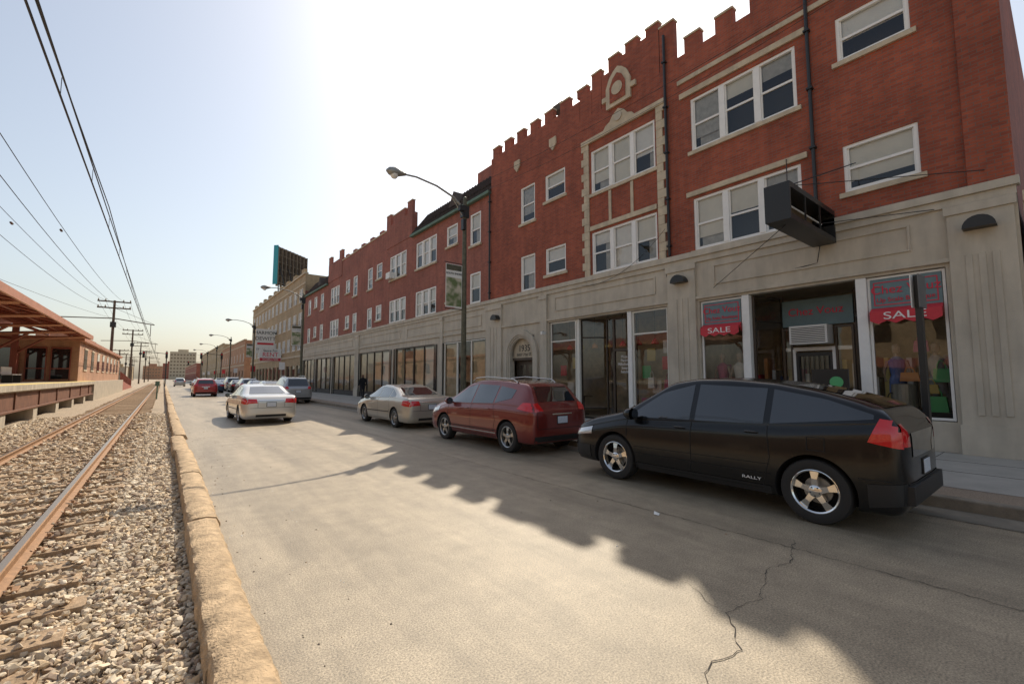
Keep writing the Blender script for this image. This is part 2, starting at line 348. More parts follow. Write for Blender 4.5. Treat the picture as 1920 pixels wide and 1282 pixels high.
g=MB();g.face([(-1.55,4.15,-.01),(-1.2,4.35,.0),(-1.24,4.42,.015),(-1.58,4.22,.01)],'signw');g.obj('litter')
# ---------------------------------------------------------------- main brick building
B=group('brick_apartment_building')
w=MB();win=MB();st=MB()
H=[];
def W(y0,y1,z0,z1,n=1,X=13.0,**k): H.append((y0,y1,z0,z1));window(win,X,y0,y1,z0,z1,n,**k)
W(1.85,3.25,9.6,10.78);W(1.85,3.25,6.22,7.42)
for z0,z1 in ((5.68,7.36),(8.92,10.68)):
    W(4.17,7.2,z0,z1,3);W(8.53,11.46,z0,z1,3);W(14.85,15.88,z0,z1)
W(12.9,14.15,9.47,10.66);W(12.9,14.15,6.16,7.34)
wall(w,13.0,.5,18.3,5.6,12.2,H,'brick')
TH=.2
def par(y0,y1,z0,z1,k='brick',cap=True,X=13.0,t=TH):
    w.box(X,X+t,y0,y1,z0,z1,k)
    if cap: st.box(X-.03,X+t+.03,y0-.02,y1+.02,z1,z1+.07,'trim')
w.box(13.0,13.2,.5,7.7,12.2,12.35,'brick')
for i in range(7):
    a=.55+i*1.04;hh=12.85 if i not in (2,3,4) else 13.3
    par(a,a+.55,12.35,hh)
w.box(13.002,13.2,2.5,5.2,12.35,12.75,'brick')
par(7.7,8.25,12.2,13.78);par(8.28,8.8,12.2,14.1);w.box(13.0,13.2,8.8,9.15,12.2,13.85,'brick');par(9.15,9.7,12.2,14.1);w.box(13.0,13.2,9.7,10.0,12.2,13.8,'brick');par(10.0,10.5,12.2,14.0)
w.box(13.0,13.2,10.52,10.85,12.2,13.5,'brick');par(10.87,11.35,12.2,13.8);w.box(13.0,13.2,11.37,12.0,12.2,13.25,'brick')
w.box(13.0,13.2,12.02,18.3,12.2,13.1,'brick')
for i in range(7):
    a=11.6+i*1.0;w.box(13.0,13.2,a,a+.56,13.1 if i else 13.25,13.55,'brick');st.box(12.97,13.23,a-.02,a+.58,13.55,13.62,'trim')
st.box(12.93,12.998,.5,1.75,11.15,11.35,'trim')
st.box(12.93,12.999,3.9,7.55,10.82,11.0,'trim');st.box(12.95,12.999,3.3,7.62,11.35,11.5,'trim')
st.box(12.93,12.999,4.0,7.4,7.44,7.6,'trim')
for (y0,y1) in ((8.2,8.45),(11.54,11.8)):
    z=5.62;i=0
    while z<11.0:
        e=.12 if i%2 else 0
        st.box(12.94,12.998,y0-(e if y0<9 else 0),y1+(e if y0>9 else 0),z,z+.3,'trim');z+=.304;i+=1
st.box(12.9,12.997,8.1,11.9,11.02,11.2,'trim');st.box(12.94,12.997,8.5,11.5,7.44,7.62,'trim')
for y0 in (9.45,10.45): st.box(12.95,12.997,y0,y0+.12,7.62,8.78,'trim')
def arcpts(cy,cz,r,a0,a1,n): return [(cy+r*math.cos(a0+(a1-a0)*i/n),cz+r*math.sin(a0+(a1-a0)*i/n)) for i in range(n+1)]
def prism(mb,X0,X1,poly,k):
    n=len(poly);b=len(mb.v);mi=mb.mi(k)
    mb.v+=[(X0,y,z) for y,z in poly]+[(X1,y,z) for y,z in poly]
    mb.f.append([b+i for i in range(n)]);mb.m.append(mi)
    for i in range(n): mb.f.append([b+i,b+(i+1)%n,b+n+(i+1)%n,b+n+i]);mb.m.append(mi)
prism(st,12.9,12.998,[(9.3,11.2),(9.4,11.32),(9.6,11.4),(9.75,11.6),(10,11.75),(10.25,11.6),(10.4,11.4),(10.6,11.32),(10.7,11.2)],'trim')
prism(st,12.86,12.9,arcpts(10.0,11.45,.16,0,2*math.pi,14)[:-1],'stone')
prism(st,12.9,12.998,[(9.45,11.95),(9.45,12.75)]+[(9.6,13.1),(9.8,13.3),(10,13.42),(10.2,13.3),(10.4,13.1)]+[(10.55,12.75),(10.55,11.95)],'trim')
prism(st,12.87,12.9,[(9.65,12.1),(9.65,12.7),(9.8,13.0),(10,13.15),(10.2,13.0),(10.35,12.7),(10.35,12.1)],'brick')
prism(st,12.84,12.87,arcpts(10,12.55,.24,0,2*math.pi,14)[:-1],'trim')
for cy in (9.35,10.65): st.box(12.91,12.998,cy-.13,cy+.13,12.3,12.5,'trim')
for cy,cz in ((16.1,11.9),(13.6,11.95),(3.0,12.0)):
    prism(st,12.93,12.998,[(cy-.2,cz+.25),(cy+.2,cz+.25),(cy+.2,cz-.05),(cy,cz-.3),(cy-.2,cz-.05)],'trim')
w.box(12.9,12.998,.5,1.15,5.6,12.2,'brick')
H=[]
for z0,z1,zs in ((5.68,7.36,6.16),(8.92,10.68,9.47)):
    W(19.3,20.3,z0,z1);W(21.7,22.9,zs,z1);W(24.2,27.0,z0,z1,3);W(28.6,31.4,z0,z1,3)
    W(33.0,34.1,zs,z1);W(35.0,36.0,z0,z1);W(38.6,39.6,z0,z1);W(40.6,41.7,zs,z1);W(43.7,46.4,z0,z1,3);W(49,50.1,z0,z1);W(51.6,52.7,zs,z1);W(54.2,55.3,z0,z1)
wall(w,13.03,18.3,57,5.6,11.45,H,'brick2')
w.box(13.0,13.4,27.7,32.2,11.45,13.2,'brick2')
for a in (27.7,31.4): par(a,a+.8,13.2,14.0,'brick2')
par(28.9,31.0,13.2,13.75,'brick2')
w.box(13.03,13.4,32.2,43.0,11.45,12.9,'brick2');st.box(12.98,13.45,32.2,43.0,12.9,13.0,'trim')
for i in range(5): w.box(13.03,13.4,33+i*2.1,33.7+i*2.1,13.0,13.25,'brick2')
w.box(12.99,13.4,43.0,47.4,11.45,13.3,'brick2')
for a in (43,46.5): par(a,a+.9,13.3,14.0,'brick2')
for (a,b) in ((18.32,27.68),(47.42,57)):
    w.face([(12.85,b,11.42),(12.85,a,11.42),(14.1,a,13.1),(14.1,b,13.1)],'tile');w.face([(14.1,a,13.1),(14.1,b,13.1),(17,b,13.0),(17,a,13.0)],'tile')
    w.face([(14.1,a,13.1),(14.1,a,11.3),(12.85,a,11.42)],'tile');w.face([(14.1,b,13.1),(14.1,b,11.3),(12.85,b,11.42)],'tile')
    st.box(12.8,13.02,a,b,11.28,11.44,'green')
    for i in range(int((b-a)/.3)):
        yy0=a+.15+i*.3;w.tube([(12.84,yy0,11.44),(14.1,yy0,13.13)],.035,'tile',5)
    prism(w,13.2,14.4,[(a+3.6,12.0),(a+4.8,12.0),(a+4.2,12.9)],'tile')
w.box(14.6,15.8,20.5,22.0,12.6,14.2,'brick2')
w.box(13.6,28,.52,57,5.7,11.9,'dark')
w.face([(13.2,.5,12.0),(28.2,.5,12.0),(28.2,57,12.0),(13.2,57,12.0)],'roof')
w.face([(28.2,.5,0),(28.2,57,0),(28.2,57,12.6),(28.2,.5,12.6)],'brick')
w.face([(13.0,.5,.15),(28.2,.5,.15),(28.2,.5,12.2),(13.0,.5,12.2)],'brick');w.face([(13.0,57,.15),(28.2,57,.15),(28.2,57,12.2),(13.0,57,12.2)],'brick2')
w.obj('brick_walls',B);win.obj('windows',B)
gf=MB();SX=12.92
shops=[(1.58,7.08),(8.2,13.9),(18.6,22.9),(24.1,29.9),(30.9,37.2),(38.3,44.5),(45.6,50.6),(51.6,56.2)]
holes=[(a,b,.15,4.05 if i<2 else 3.75) for i,(a,b) in enumerate(shops)]+[(14.85,16.65,.15,3.62)]
wall(gf,SX,.5,57,.15,5.45,holes,'stone',depth=.25)
gf.box(12.80,13.0,.45,57,5.45,5.62,'stone');gf.box(12.86,12.918,.5,57,5.28,5.45,'stone')
gf.box(12.84,12.918,1.5,57,4.12,4.2,'stone')
for (a,b) in ((.55,1.5),(7.15,8.1),(13.95,14.35),(17.2,18.5),(23,23.3),(37.3,38.2)):
    gf.box(12.82,12.919,a,b,.15,5.2,'stone');gf.box(12.78,12.82,a-.04,b+.04,5.08,5.26,'stone');gf.box(12.78,12.82,a-.03,b+.03,.15,.75,'stone')
    if b-a>.8:
        for c in (.3,.5,.7):
            yy0=a+(b-a)*c;gf.box(12.8,12.82,yy0-.05,yy0+.05,.95,4.2,'stone')
def frame(y0,y1,z0,z1,t=.05,k='stone'):
    gf.box(12.885,12.92,y0,y1,z1-t,z1,k);gf.box(12.885,12.92,y0,y1,z0,z0+t,k);gf.box(12.885,12.92,y0,y0+t,z0+t,z1-t,k);gf.box(12.885,12.92,y1-t,y1,z0+t,z1-t,k)
frame(2.1,6.6,4.5,5.1);frame(8.6,13.5,4.5,5.1);frame(19,28,4.4,5.0);frame(29,37,4.4,5.0);frame(39,56,4.4,5.0)
cy,cz=15.75,2.7
inner=arcpts(cy,cz,.82,0,math.pi,20)
for X0,X1,ri,ro in ((12.80,12.93,.98,1.2),(12.84,12.95,.9,.98),(12.88,12.98,.82,.9)):
    A=arcpts(cy,cz,ri,0,math.pi,20);O=arcpts(cy,cz,ro,0,math.pi,20)
    for i in range(20): prism(gf,X0,X1,[A[i],A[i+1],O[i+1],O[i]],'stone')
    gf.box(X0,X1,cy+ri,cy+ro,.15,cz,'stone');gf.box(X0,X1,cy-ro,cy-ri,.15,cz,'stone')
for i in range(20):
    a,b=inner[i],inner[i+1];prism(gf,12.96,13.02,[a,b,(b[0],3.63),(a[0],3.63)],'stone')
gf.box(12.97,13.17,14.85,14.93,.15,2.7,'stone');gf.box(12.97,13.17,16.57,16.65,.15,2.7,'stone')
gf.box(13.1,13.16,14.93,16.57,2.62,3.6,'trim')
gf.box(13.05,13.16,14.93,16.57,2.5,2.62,'bronze')
gf.box(13.3,13.36,14.93,16.57,.15,2.5,'bronze')
for a in (15.05,15.85): gf.face([(13.29,a+.6,.5),(13.29,a,.5),(13.29,a,2.3),(13.29,a+.6,2.3)],'sglass')
gf.box(12.75,12.84,14.45,14.75,1.3,1.75,'alu')
gf.obj('stone_base',B,bevel=.008);st.obj('stone_trim',B,bevel=.012)
text('1935',.42,(13.095,15.75,3.05),FX,'blackt',B,extr=.006);text('EAST 71st ST.',.19,(13.095,15.75,2.76),FX,'blackt',B,extr=.006)
sf=MB();it=MB()
for i,(a,b) in enumerate(shops):
    it.face([(17,a-.3,.15),(17,b+.3,.15),(17,b+.3,4.4),(17,a-.3,4.4)],'room')
    it.face([(13.1,a-.3,.2),(17,a-.3,.2),(17,b+.3,.2),(13.1,b+.3,.2)],'roomf');it.face([(13.15,a-.3,4.4),(17,a-.3,4.4),(17,b+.3,4.4),(13.15,b+.3,4.4)],'blind')
    it.face([(13.17,a-.3,.15),(17,a-.3,.15),(17,a-.3,4.4),(13.17,a-.3,4.4)],'room');it.face([(13.17,b+.3,.15),(17,b+.3,.15),(17,b+.3,4.4),(13.17,b+.3,4.4)],'room')
def pane(y0,y1,z0,z1,X=13.03,k='alu',t=.05):
    sf.box(X-.04,X+.04,y0,y0+t,z0,z1,k);sf.box(X-.04,X+.04,y1-t,y1,z0,z1,k);sf.box(X-.04,X+.04,y0+t,y1-t,z1-t,z1,k);sf.box(X-.04,X+.04,y0+t,y1-t,z0,z0+t,k)
    sf.face([(X,y1-t,z0+t),(X,y0+t,z0+t),(X,y0+t,z1-t),(X,y1-t,z1-t)],'sglass')
sf.box(12.95,13.12,1.58,2.93,.15,.78,'stone');sf.box(12.95,13.12,5.8,7.08,.15,.78,'stone')
pane(1.6,2.93,.8,4.03,k='white');pane(5.8,7.06,.8,4.03,k='white')
sf.box(12.90,13.12,2.94,3.14,.15,4.04,'white');sf.box(12.90,13.12,5.60,5.79,.15,4.04,'white')
for (a,b) in ((1.66,2.88),(5.86,7.0)):
    sf.box(12.975,12.988,a,b,3.3,3.97,'teal')
    for zz in (3.36,3.88): sf.box(12.967,12.975,a+.06,b-.06,zz,zz+.02,'redtext')
    for yy in (a+.06,b-.08): sf.box(12.967,12.975,yy,yy+.02,3.38,3.88,'redtext')
    sf.face([(12.98,a,3.3),(12.98,b,3.3),(12.80,b,3.2),(12.80,a,3.2)],'redsign')
    for yy in (a,b): sf.face([(12.98,yy,3.3),(12.80,yy,3.2),(12.98,yy,3.0)],'redsign')
    prism(sf,12.795,12.80,[(a,3.0),(a,3.2),(b,3.2),(b,3.0)]+[(b-(b-a)*t,2.955+.035*math.cos(math.pi*t*8)) for t in [i/16 for i in range(1,16)]],'redsign')
for c,s in ((2.27,1.0),(6.43,.93)):
    text('Chez Vouz',.27*s,(12.964,c,3.71),FX,'redtext',B);text('Up Scale Boutique',.135*s,(12.964,c,3.48),FX,'redtext',B);text('SALE',.235*s,(12.789,c,3.09),FX,'whitet',B,sx=1.5)
def slant(xa,ya,xb,yb,z0,z1):
    sf.face([(xa,ya,z0),(xb,yb,z0),(xb,yb,z1),(xa,ya,z1)],'sglass')
    for (x,y) in ((xa,ya),(xb,yb)): sf.box(x-.03,x+.03,y-.03,y+.03,.15,z1,'bronze')
    for z in (z0,z1-.7,z1): sf.tube([(xa,ya,z),(xb,yb,z)],.025,'bronze',4)
slant(13.1,3.16,14.2,3.5,.7,4.0);slant(13.1,5.56,14.2,5.25,.7,4.0)
sf.box(14.17,14.23,3.5,5.25,3.15,3.9,'teal')
sf.box(14.16,14.2,3.53,5.22,2.45,2.55,'white');sf.box(14.1,14.19,3.95,4.02,.15,2.5,'white');sf.box(14.1,14.19,4.9,4.97,.15,2.5,'white')
pane(4.02,4.9,.15,2.4,X=14.15,k='black',t=.1);pane(3.53,3.95,.5,3.1,X=14.15,k='bronze');pane(4.97,5.22,.5,3.1,X=14.15,k='bronze')
for i in range(7): sf.tube([(14.1,4.1+i*.12,.3),(14.1,4.1+i*.12,2.3)],.01,'black',4)
sf.box(13.7,14.2,4.0,4.9,2.62,3.12,'signw')
for i in range(9): sf.box(13.69,13.7,4.05,4.85,2.66+i*.048,2.68+i*.048,'black')
text('Chez Vouz',.3,(14.16,4.4,3.55),FX,'redtext',B)
sf.box(12.95,13.12,8.22,9.65,.15,.7,'stone');sf.box(12.95,13.12,12.36,13.85,.15,.7,'stone')
pane(8.22,9.62,.72,4.03,k='blind');pane(12.36,13.85,.72,4.03,k='blind')
sf.box(12.93,13.1,9.64,9.8,.15,4.04,'white');sf.box(13.0,13.1,12.2,12.34,.15,4.04,'blind')
sf.box(13.0,13.07,8.27,9.57,3.2,3.25,'blind');sf.box(13.0,13.07,12.41,13.8,3.2,3.25,'blind')
pane(9.82,10.9,.15,4.0,X=13.5,k='bronze',t=.09);pane(10.92,11.3,.15,4.0,X=13.6,k='bronze');slant(13.15,12.2,14.0,11.4,.5,4.0)
sf.box(13.45,13.58,9.85,10.85,2.7,2.8,'bronze')
text('Pizza\nPanini\nMilkshakes\nSoup\nSalads',.14,(13.44,10.35,2.2),FX,'whitet',B)
for i in range(2,8):
    a,b=shops[i];n=4 if b-a>5.5 else 3;ww=(b-a)/n
    sf.box(12.94,13.1,a,b,.15,.55,'dgranite')
    for j in range(n): pane(a+j*ww,a+(j+1)*ww,.56,3.72,k='bronze' if i>2 else 'blind',X=12.98+.02*(j%2))
    sf.box(12.86,12.915,a-.35,a-.02,.15,3.72,'dgranite');sf.box(12.86,12.915,b+.02,b+.25,.15,3.72,'dgranite')
    for j in range(n):
        zt=random.choice([3.6,3.6,3.6,3.0])
        if i==2 and j==1: continue
        it.box(13.06,13.08,a+j*ww+.06,a+(j+1)*ww-.06,.58,zt,random.choice(['shade','shade','blind','shade']))
sf.obj('shopfronts',B)
for nm,c in (('bgreen',(.10,.42,.16)),('borange',(.6,.25,.08)),('bpink',(.5,.10,.2)),('bgold',(.5,.38,.12)),('bblue',(.1,.15,.35)),('skin',(.35,.24,.17)),('dressg',(.35,.35,.36)),('dressw',(.7,.66,.6))): M[nm]=pm(nm,c,.5)
def bag(y,z,w_,h_,k,X=13.3):
    prism(it,X,X+.12,[(y-w_/2,z),(y+w_/2,z),(y+w_*.42,z+h_),(y-w_*.42,z+h_)],k)
    it.tube([(X+.06,y-w_*.25,z+h_)]+[(X+.06,y-w_*.25*math.cos(t),z+h_+h_*.6*math.sin(t)) for t in (.5,1,1.57,2.1,2.6)]+[(X+.06,y+w_*.25,z+h_)],.012,k,5)
bag(1.95,.95,.42,.34,'bgreen');bag(2.35,1.62,.35,.2,'borange');bag(1.85,1.6,.3,.3,'bgreen',13.5);bag(2.7,.95,.3,.25,'black');bag(2.2,2.3,.28,.26,'bpink',13.8);bag(2.02,1.35,.28,.2,'bgold',13.35)
bag(6.1,.95,.35,.3,'dressw');bag(6.7,1.0,.3,.3,'bgreen');it.box(13.25,14.2,1.62,2.85,.2,.95,'black');it.box(13.25,14.2,5.85,7,.2,.95,'black')
it.lathe((13.5,2.5,.95),(0,0,1),[(0,.22),(.02,.24),(.6,.22),(.62,0)],'galv')
def mannequin(y,X,k1,k2,z=.95):
    it.lathe((X,y,z),(0,0,1),[(0,.16),(.02,.16),(.03,.02),(.35,.02)],'galv',12)
    it.lathe((X,y,z+.35),(0,0,1),[(0,.17),(.3,.16),(.42,.12),(.6,.15),(.75,.17),(.82,.1),(.86,.05)],k1,14)
    it.lathe((X,y,z+1.21),(0,0,1),[(0,.05),(.06,.045),(.09,.07),(.17,.085),(.26,.07),(.31,0)],k2,14)
    for s in (-1,1): it.tube([(X,y+s*.17,z+1.1),(X-.03,y+s*.24,z+.85),(X-.12,y+s*.2,z+.62)],[.045,.035,.025],k2,6)
mannequin(1.95,13.75,'dressg','skin',1.0);mannequin(2.65,13.8,'bblue','skin',1.0);mannequin(6.2,13.5,'dressw','skin');mannequin(6.75,13.6,'bpink','skin')
for i in range(26): it.box(14.4,14.9,1.6+i*.22,1.7+i*.22,1.0,random.uniform(1.7,2.3),random.choice(['bpink','dressw','bblue','dressg','borange','bgold','curtain','redsign']))
for i in range(8):
    y=8.5+i*.7;it.tube([(13.7,y,4.4),(13.7,y,3.1)],.008,'black',4);it.lathe((13.7,y,2.9),(0,0,1),[(0,.14),(.1,.11),(.2,.02)],random.choice(['borange','bgold','redsign']),10)
for y in (8.7,9.2,12.8,13.3):
    it.lathe((13.9,y,.2),(0,0,1),[(0,.2),(.02,.2),(.03,.03),(.7,.03),(.71,.35),(.74,.35),(.741,0)],'wood',14)
for y,z,k in ((8.5,2.2,'redsign'),(9.1,2.5,'bgold'),(12.7,2.3,'bgold'),(13.4,2.0,'redsign'),(8.9,1.4,'dressw'),(13.0,1.3,'dressw'),(9.3,1.9,'bgreen'),(8.45,2.75,'dressw')): it.box(13.3,13.32,y-.17,y+.17,z-.22,z+.22,k)
it.box(13.2,13.4,8.5,9.45,.75,1.0,'bpink');bag(9.0,1.35,.25,.36,'signw',13.10);bag(8.45,1.35,.22,.3,'bpink',13.2)
it.obj('shop_interior',B)
fx=MB()
for (y,z) in ((1.02,4.75),(7.6,4.75),(17.5,4.6)):
    prism(fx,12.55,12.82,[(y-.24,z-.06),(y+.24,z-.06)]+arcpts(y,z-.06,.24,0,math.pi,10)[1:-1],'black')
for (y,zt) in ((3.85,12.4),(8.05,13.4),(18.35,11.4)):
    fx.tube([(12.93,y,5.7),(12.93,y,zt)],.045,'black',8)
    for z in np.arange(6,zt,1.6): fx.box(12.86,13.0,y-.07,y+.07,z,z+.05,'black')
fx.box(13.25,13.7,13.3,13.9,13.6,13.9,'bb')
fx.box(12.6,13.0,30.5,31.2,8.95,9.4,'signw')
def sag(a,b,s,n=14): 
    a=Vector(a);b=Vector(b);return [tuple(a.lerp(b,i/n)-Vector((0,0,4*s*(i/n)*(1-i/n)))) for i in range(n+1)]
fx.tube(sag((12.7,.6,11.5),(12.7,18,11.9),.25),.009,'wire',4);fx.tube(sag((12.75,.6,11.3),(12.75,18,11.4),.4),.008,'wire',4)
fx.tube(sag((12.8,8.1,6.6),(12.75,11.8,5.3),.5),.008,'wire',4);fx.tube([(12.88,7.9,10.9),(12.88,8.15,5.0)],.008,'wire',4)
fx.tube([(12.8,13.95,3.6),(12.5,13.8,3.65),(12.4,13.7,3.55)],.03,'galv',6);fx.box(12.3,12.5,13.62,13.74,3.5,3.62,'signw')
fx.obj('wall_fixtures',B)
# ---------------------------------------------------------------- projecting sign box
PS=group('projecting_sign_box')
p=MB();y0,y1,x0,x1,z0,z1=3.45,3.95,10.05,12.85,5.0,5.8
p.box(x0,x0+.05,y0,y1,z0,z1,'black')
for (a,b,c,d) in ((y0,y1,z1-.04,z1),(y0,y1,z0,z0+.04)): p.box(x0+.05,x1,a,b,c,d,'black')
p.box(x1-.05,x1,y0,y1,z0+.04,z1-.04,'black');p.box(x0+.05,x1-.05,y1-.03,y1,z0+.04,z1-.04,'lat')
p.box(x0+.05,x1-.05,y0,y0+.03,z0+.04,z0+.12,'black');p.box(x0+.05,x1-.05,y0,y0+.03,z1-.12,z1-.04,'black')
for xx in (10.9,11.8): p.box(xx,xx+.04,y0+.001,y0+.03,z0+.12,z1-.12,'black')
for zz in (5.25,5.5): p.tube([(x0+.15,3.7,zz),(x1-.15,3.7,zz)],.02,'white',6)
p.tube([(x0+.3,3.7,z1),(12.98,3.0,6.9)],.012,'wire',4);p.tube([(x0+.6,3.7,z1),(12.98,4.5,7.6)],.012,'wire',4)
p.tube([(x0+.2,3.7,z1),(12.9,.9,5.9)],.009,'wire',4);p.tube([(x0+.4,3.7,5.0),(12.9,6.6,4.4)],.01,'wire',4);p.tube([(x1-1,3.7,5.3),(12.9,1.6,5.3)],.009,'wire',4)
p.tube([(x1,3.6,5.2),(13,3.6,5.2)],.04,'black',6);p.tube([(x1,3.8,5.0),(12.93,3.9,4.6),(12.9,4.4,4.55)],.012,'wire',5)
p.obj('sign_cabinet',PS)
DB=group('display_board',(12.2,3.55,.15),R(8));m=MB();m.box(-.05,.05,-.35,.35,.25,1.75,'black');m.lathe((-.05,-.12,1.45),(-1,0,0),[(0,.13),(.01,.13),(.011,.0)],'bgreen',18);m.box(-.2,.2,-.35,-.3,0,.25,'black');m.box(-.2,.2,.3,.35,0,.25,'black');m.obj('board',DB)
NB=group('stone_shop_building')
n=MB();wall(n,12.97,-14,.44,.15,5.1,[(-5,-1,.7,3.8),(-12,-7,.7,3.8)],'stone',.2);n.box(12.85,13.1,-14,.43,5.1,5.3,'trim');n.box(13.1,26,-14,.43,.15,5.05,'dark');n.obj('walls',NB)
# ---------------------------------------------------------------- further buildings
def block(name,X,y0,y1,zt,k,floors,shopz=4.2,pitch=3.2,depth=16,n=1):
    b=group(name);w=MB();q=MB();hs=[]
    fh=(zt-1.2-shopz)/max(floors,1)
    y=y0+1.2
    while y+1.8<y1-.6:
        for f in range(floors):
            z=shopz+.9+f*fh;hs.append((y,y+(1.0 if n==1 else 1.9),z,z+1.7));window(q,X,y,y+(1.0 if n==1 else 1.9),z,z+1.7,n)
        hs.append((y-.3,y+2.1,.8,3.2));q.face([(X+.12,y+2.1,.8),(X+.12,y-.3,.8),(X+.12,y-.3,3.2),(X+.12,y+2.1,3.2)],'sglass')
        y+=pitch
    wall(w,X,y0,y1,.15,zt,hs,k);w.box(X+.5,X+depth,y0+.02,y1-.02,.15,zt-.3,'dark')
    w.face([(X,y0,.15),(X+depth,y0,.15),(X+depth,y0,zt),(X,y0,zt)],k);w.face([(X,y1,.15),(X+depth,y1,.15),(X+depth,y1,zt),(X,y1,zt)],k)
    w.face([(X+.3,y0,zt-.2),(X+depth,y0,zt-.2),(X+depth,y1,zt-.2),(X+.3,y1,zt-.2)],'roof')
    w.box(X-.15,X+.3,y0,y1,zt,zt+.2,'trim');w.box(X-.1,X,y0,y1,shopz,shopz+.25,'trim');w.box(X-.06,X,y0,y1,zt-1.2,zt-1.0,'trim')
    w.obj('walls',b);q.obj('windows',b);return b
tb_=block('tan_brick_building',13.02,57.1,97,14.3,'tan',3,pitch=3.0,n=2)
w=MB()
for i in range(9): w.box(13.02,13.4,58+i*4.5,59.4+i*4.5,14.5,15.1,'tan')
w.obj('parapet',tb_)
block('commercial_building',13,106,152,9.5,'stbrick',1,pitch=5)
block('commercial_building',14,160,260,12,'tan',2,pitch=6)
block('commercial_building',13,275,420,9,'brick2',1,pitch=8)
ab=group('apartment_building');w=MB();w.box(-34,-24,-30,14,-.1,11,'tan')
for i in range(10):
    for f in range(3): w.box(-24,-23.97,-28+i*4.2,-26.6+i*4.2,1.5+f*3.3,3.2+f*3.3,'cglass')
for i in range(8): w.face([(-24,-27+i*5,3.4),(-24,-23.5+i*5,3.4),(-22.8,-23.5+i*5,2.6),(-22.8,-27+i*5,2.6)],'redsteel')
w.box(-24.2,-23.6,-30,14,11,11.4,'trim');w.obj('walls',ab)
def tower(name,x,y,wd,dp,h,k):
    g=group(name,(x,y,0));m=MB();m.box(-wd/2,wd/2,0,dp,0,h,k);m.box(-wd*.2,wd*.2,dp*.3,dp*.6,h,h+2.5,k)
    for f in range(1,int(h/3.2)):
        nn=int(wd/2.4)
        for i in range(nn): m.box(-wd/2+.6+i*2.4,-wd/2+2.0+i*2.4,-.05,0,f*3.2,f*3.2+1.4,'lat')
    m.obj('mass',g)
tower('apartment_tower',14,520,20,16,26,'trim');tower('office_building',-9,600,16,15,14,'stbrick');tower('office_building',-32,500,22,20,11,'tan');tower('office_building',6,640,14,14,18,'brick2')
tower('office_building',-55,420,26,20,9,'brick2');tower('office_building',-24,360,12,14,8,'conc')
bbd=group('billboard',(13.6,80,0),R(42));m=MB()
m.box(0,7.5,-.1,.1,17.0,23.3,'bb');m.box(-.1,0,-.4,.4,16.9,23.4,'cyan')
for i in range(9): m.box(i*.93,i*.93+.08,-.5,-.1,16.6,23.2,'lat')
for i in range(6): m.box(0,7.5,-.42,-.34,17.2+i*1.15,17.28+i*1.15,'lat')
for i in range(8): m.tube([(i*.93,-.45,17),(i*.93+.93,-.45,20)],.05,'wood',4);m.tube([(i*.93,-.45,23),(i*.93+.93,-.45,20)],.05,'wood',4)
for i in range(4): m.tube([(.4+i*2.2,-.4,14),(.4+i*2.2,-.3,17)],.1,'black',6);m.tube([(.4+i*2.2,-2.2,14.1),(.4+i*2.2,-.4,20)],.07,'black',6)
m.obj('panel',bbd)
s1=group('projecting_sign');m=MB();m.box(10.4,12.9,74,74.25,5.3,8.9,'signw');m.box(10.6,12.75,73.985,74.0,6.55,6.85,'redsign');m.box(12.9,13.02,74.05,74.2,5.6,5.8,'black');m.box(12.9,13.02,74.05,74.2,8.2,8.4,'black');m.obj('panel',s1)
text('HARMON',.68,(11.65,73.98,8.3),FY,'blackt',s1);text('DEWITT',.72,(11.65,73.98,7.45),FY,'blackt',s1);text('773-324-7697',.42,(11.65,73.98,5.85),FY,'blackt',s1)
s2=group('for_rent_sign');m=MB();m.box(10.2,12.9,69,69.15,4.0,5.7,'signw');m.box(10.25,12.85,68.985,69.0,4.03,4.42,'redsign');m.box(12.9,13.02,69.02,69.12,4.6,4.8,'black');m.obj('panel',s2)
text('Store For',.46,(11.55,68.98,5.42),FY,'blackt',s2);text('RENT',.8,(11.55,68.98,4.86),FY,'redtext',s2);text('312.852.7300',.36,(11.55,68.975,4.23),FY,'whitet',s2)
# ---------------------------------------------------------------- street lamps
def lamp(x,y,banner=False):
    g=group('street_lamp',(x,y,0));m=MB()
    m.lathe((0,0,.15),(0,0,1),[(0,.2),(.05,.2),(.12,.17),(.55,.13),(.6,.1)],'pole',14)
    m.tube([(0,0,.7),(0,0,3),(0,0,6),(0,0,8.4)],[.11,.1,.085,.07],'pole',14)
    m.lathe((0,0,8.4),(0,0,1),[(0,.075),(.06,.075),(.12,.03),(.13,0)],'pole',10)
    m.tube([(0,0,8.0),(-.5,0,8.38),(-1.2,0,8.62),(-2.0,0,8.72),(-2.55,0,8.68)],[.045,.04,.036,.034,.034],'galv',8)
    m.tube([(0,0,7.6),(-.35,0,8.1),(-.6,0,8.4)],.02,'galv',6)
    m.lathe((-2.4,0,8.7),(-1,0,-.08),[(0,.05),(.1,.08),(.2,.11),(.42,.17),(.6,.13),(.7,.04),(.71,0)],'galv',14)
    m.lathe((-2.82,0,8.6),(0,0,-1),[(0,.14),(.08,.13),(.15,.08),(.18,0)],'signw',12)
    m.box(-.14,.14,-.1,.1,7.7,8.15,'black');m.box(-.3,-.1,-.16,.0,7.9,8.1,'black');m.box(-.16,-.04,-.16,.0,7.2,7.6,'black')
    m.obj('post',g,smooth=40)
    if banner:
        b=MB();b.box(-.78,-.1,-.006,.006,4.25,5.85,'signw');b.box(-.76,-.12,-.012,-.006,4.3,5.35,'bimg');b.box(-.76,-.12,-.012,-.006,5.62,5.83,'pole')
        b.tube([(0,0,5.9),(-.82,0,5.9)],.015,'black',6);b.tube([(0,0,4.2),(-.82,0,4.2)],.015,'black',6);b.obj('banner',g)
        text('SOUTH SHORE',.1,(-.44,-.014,5.5),FY,'blackt',g)
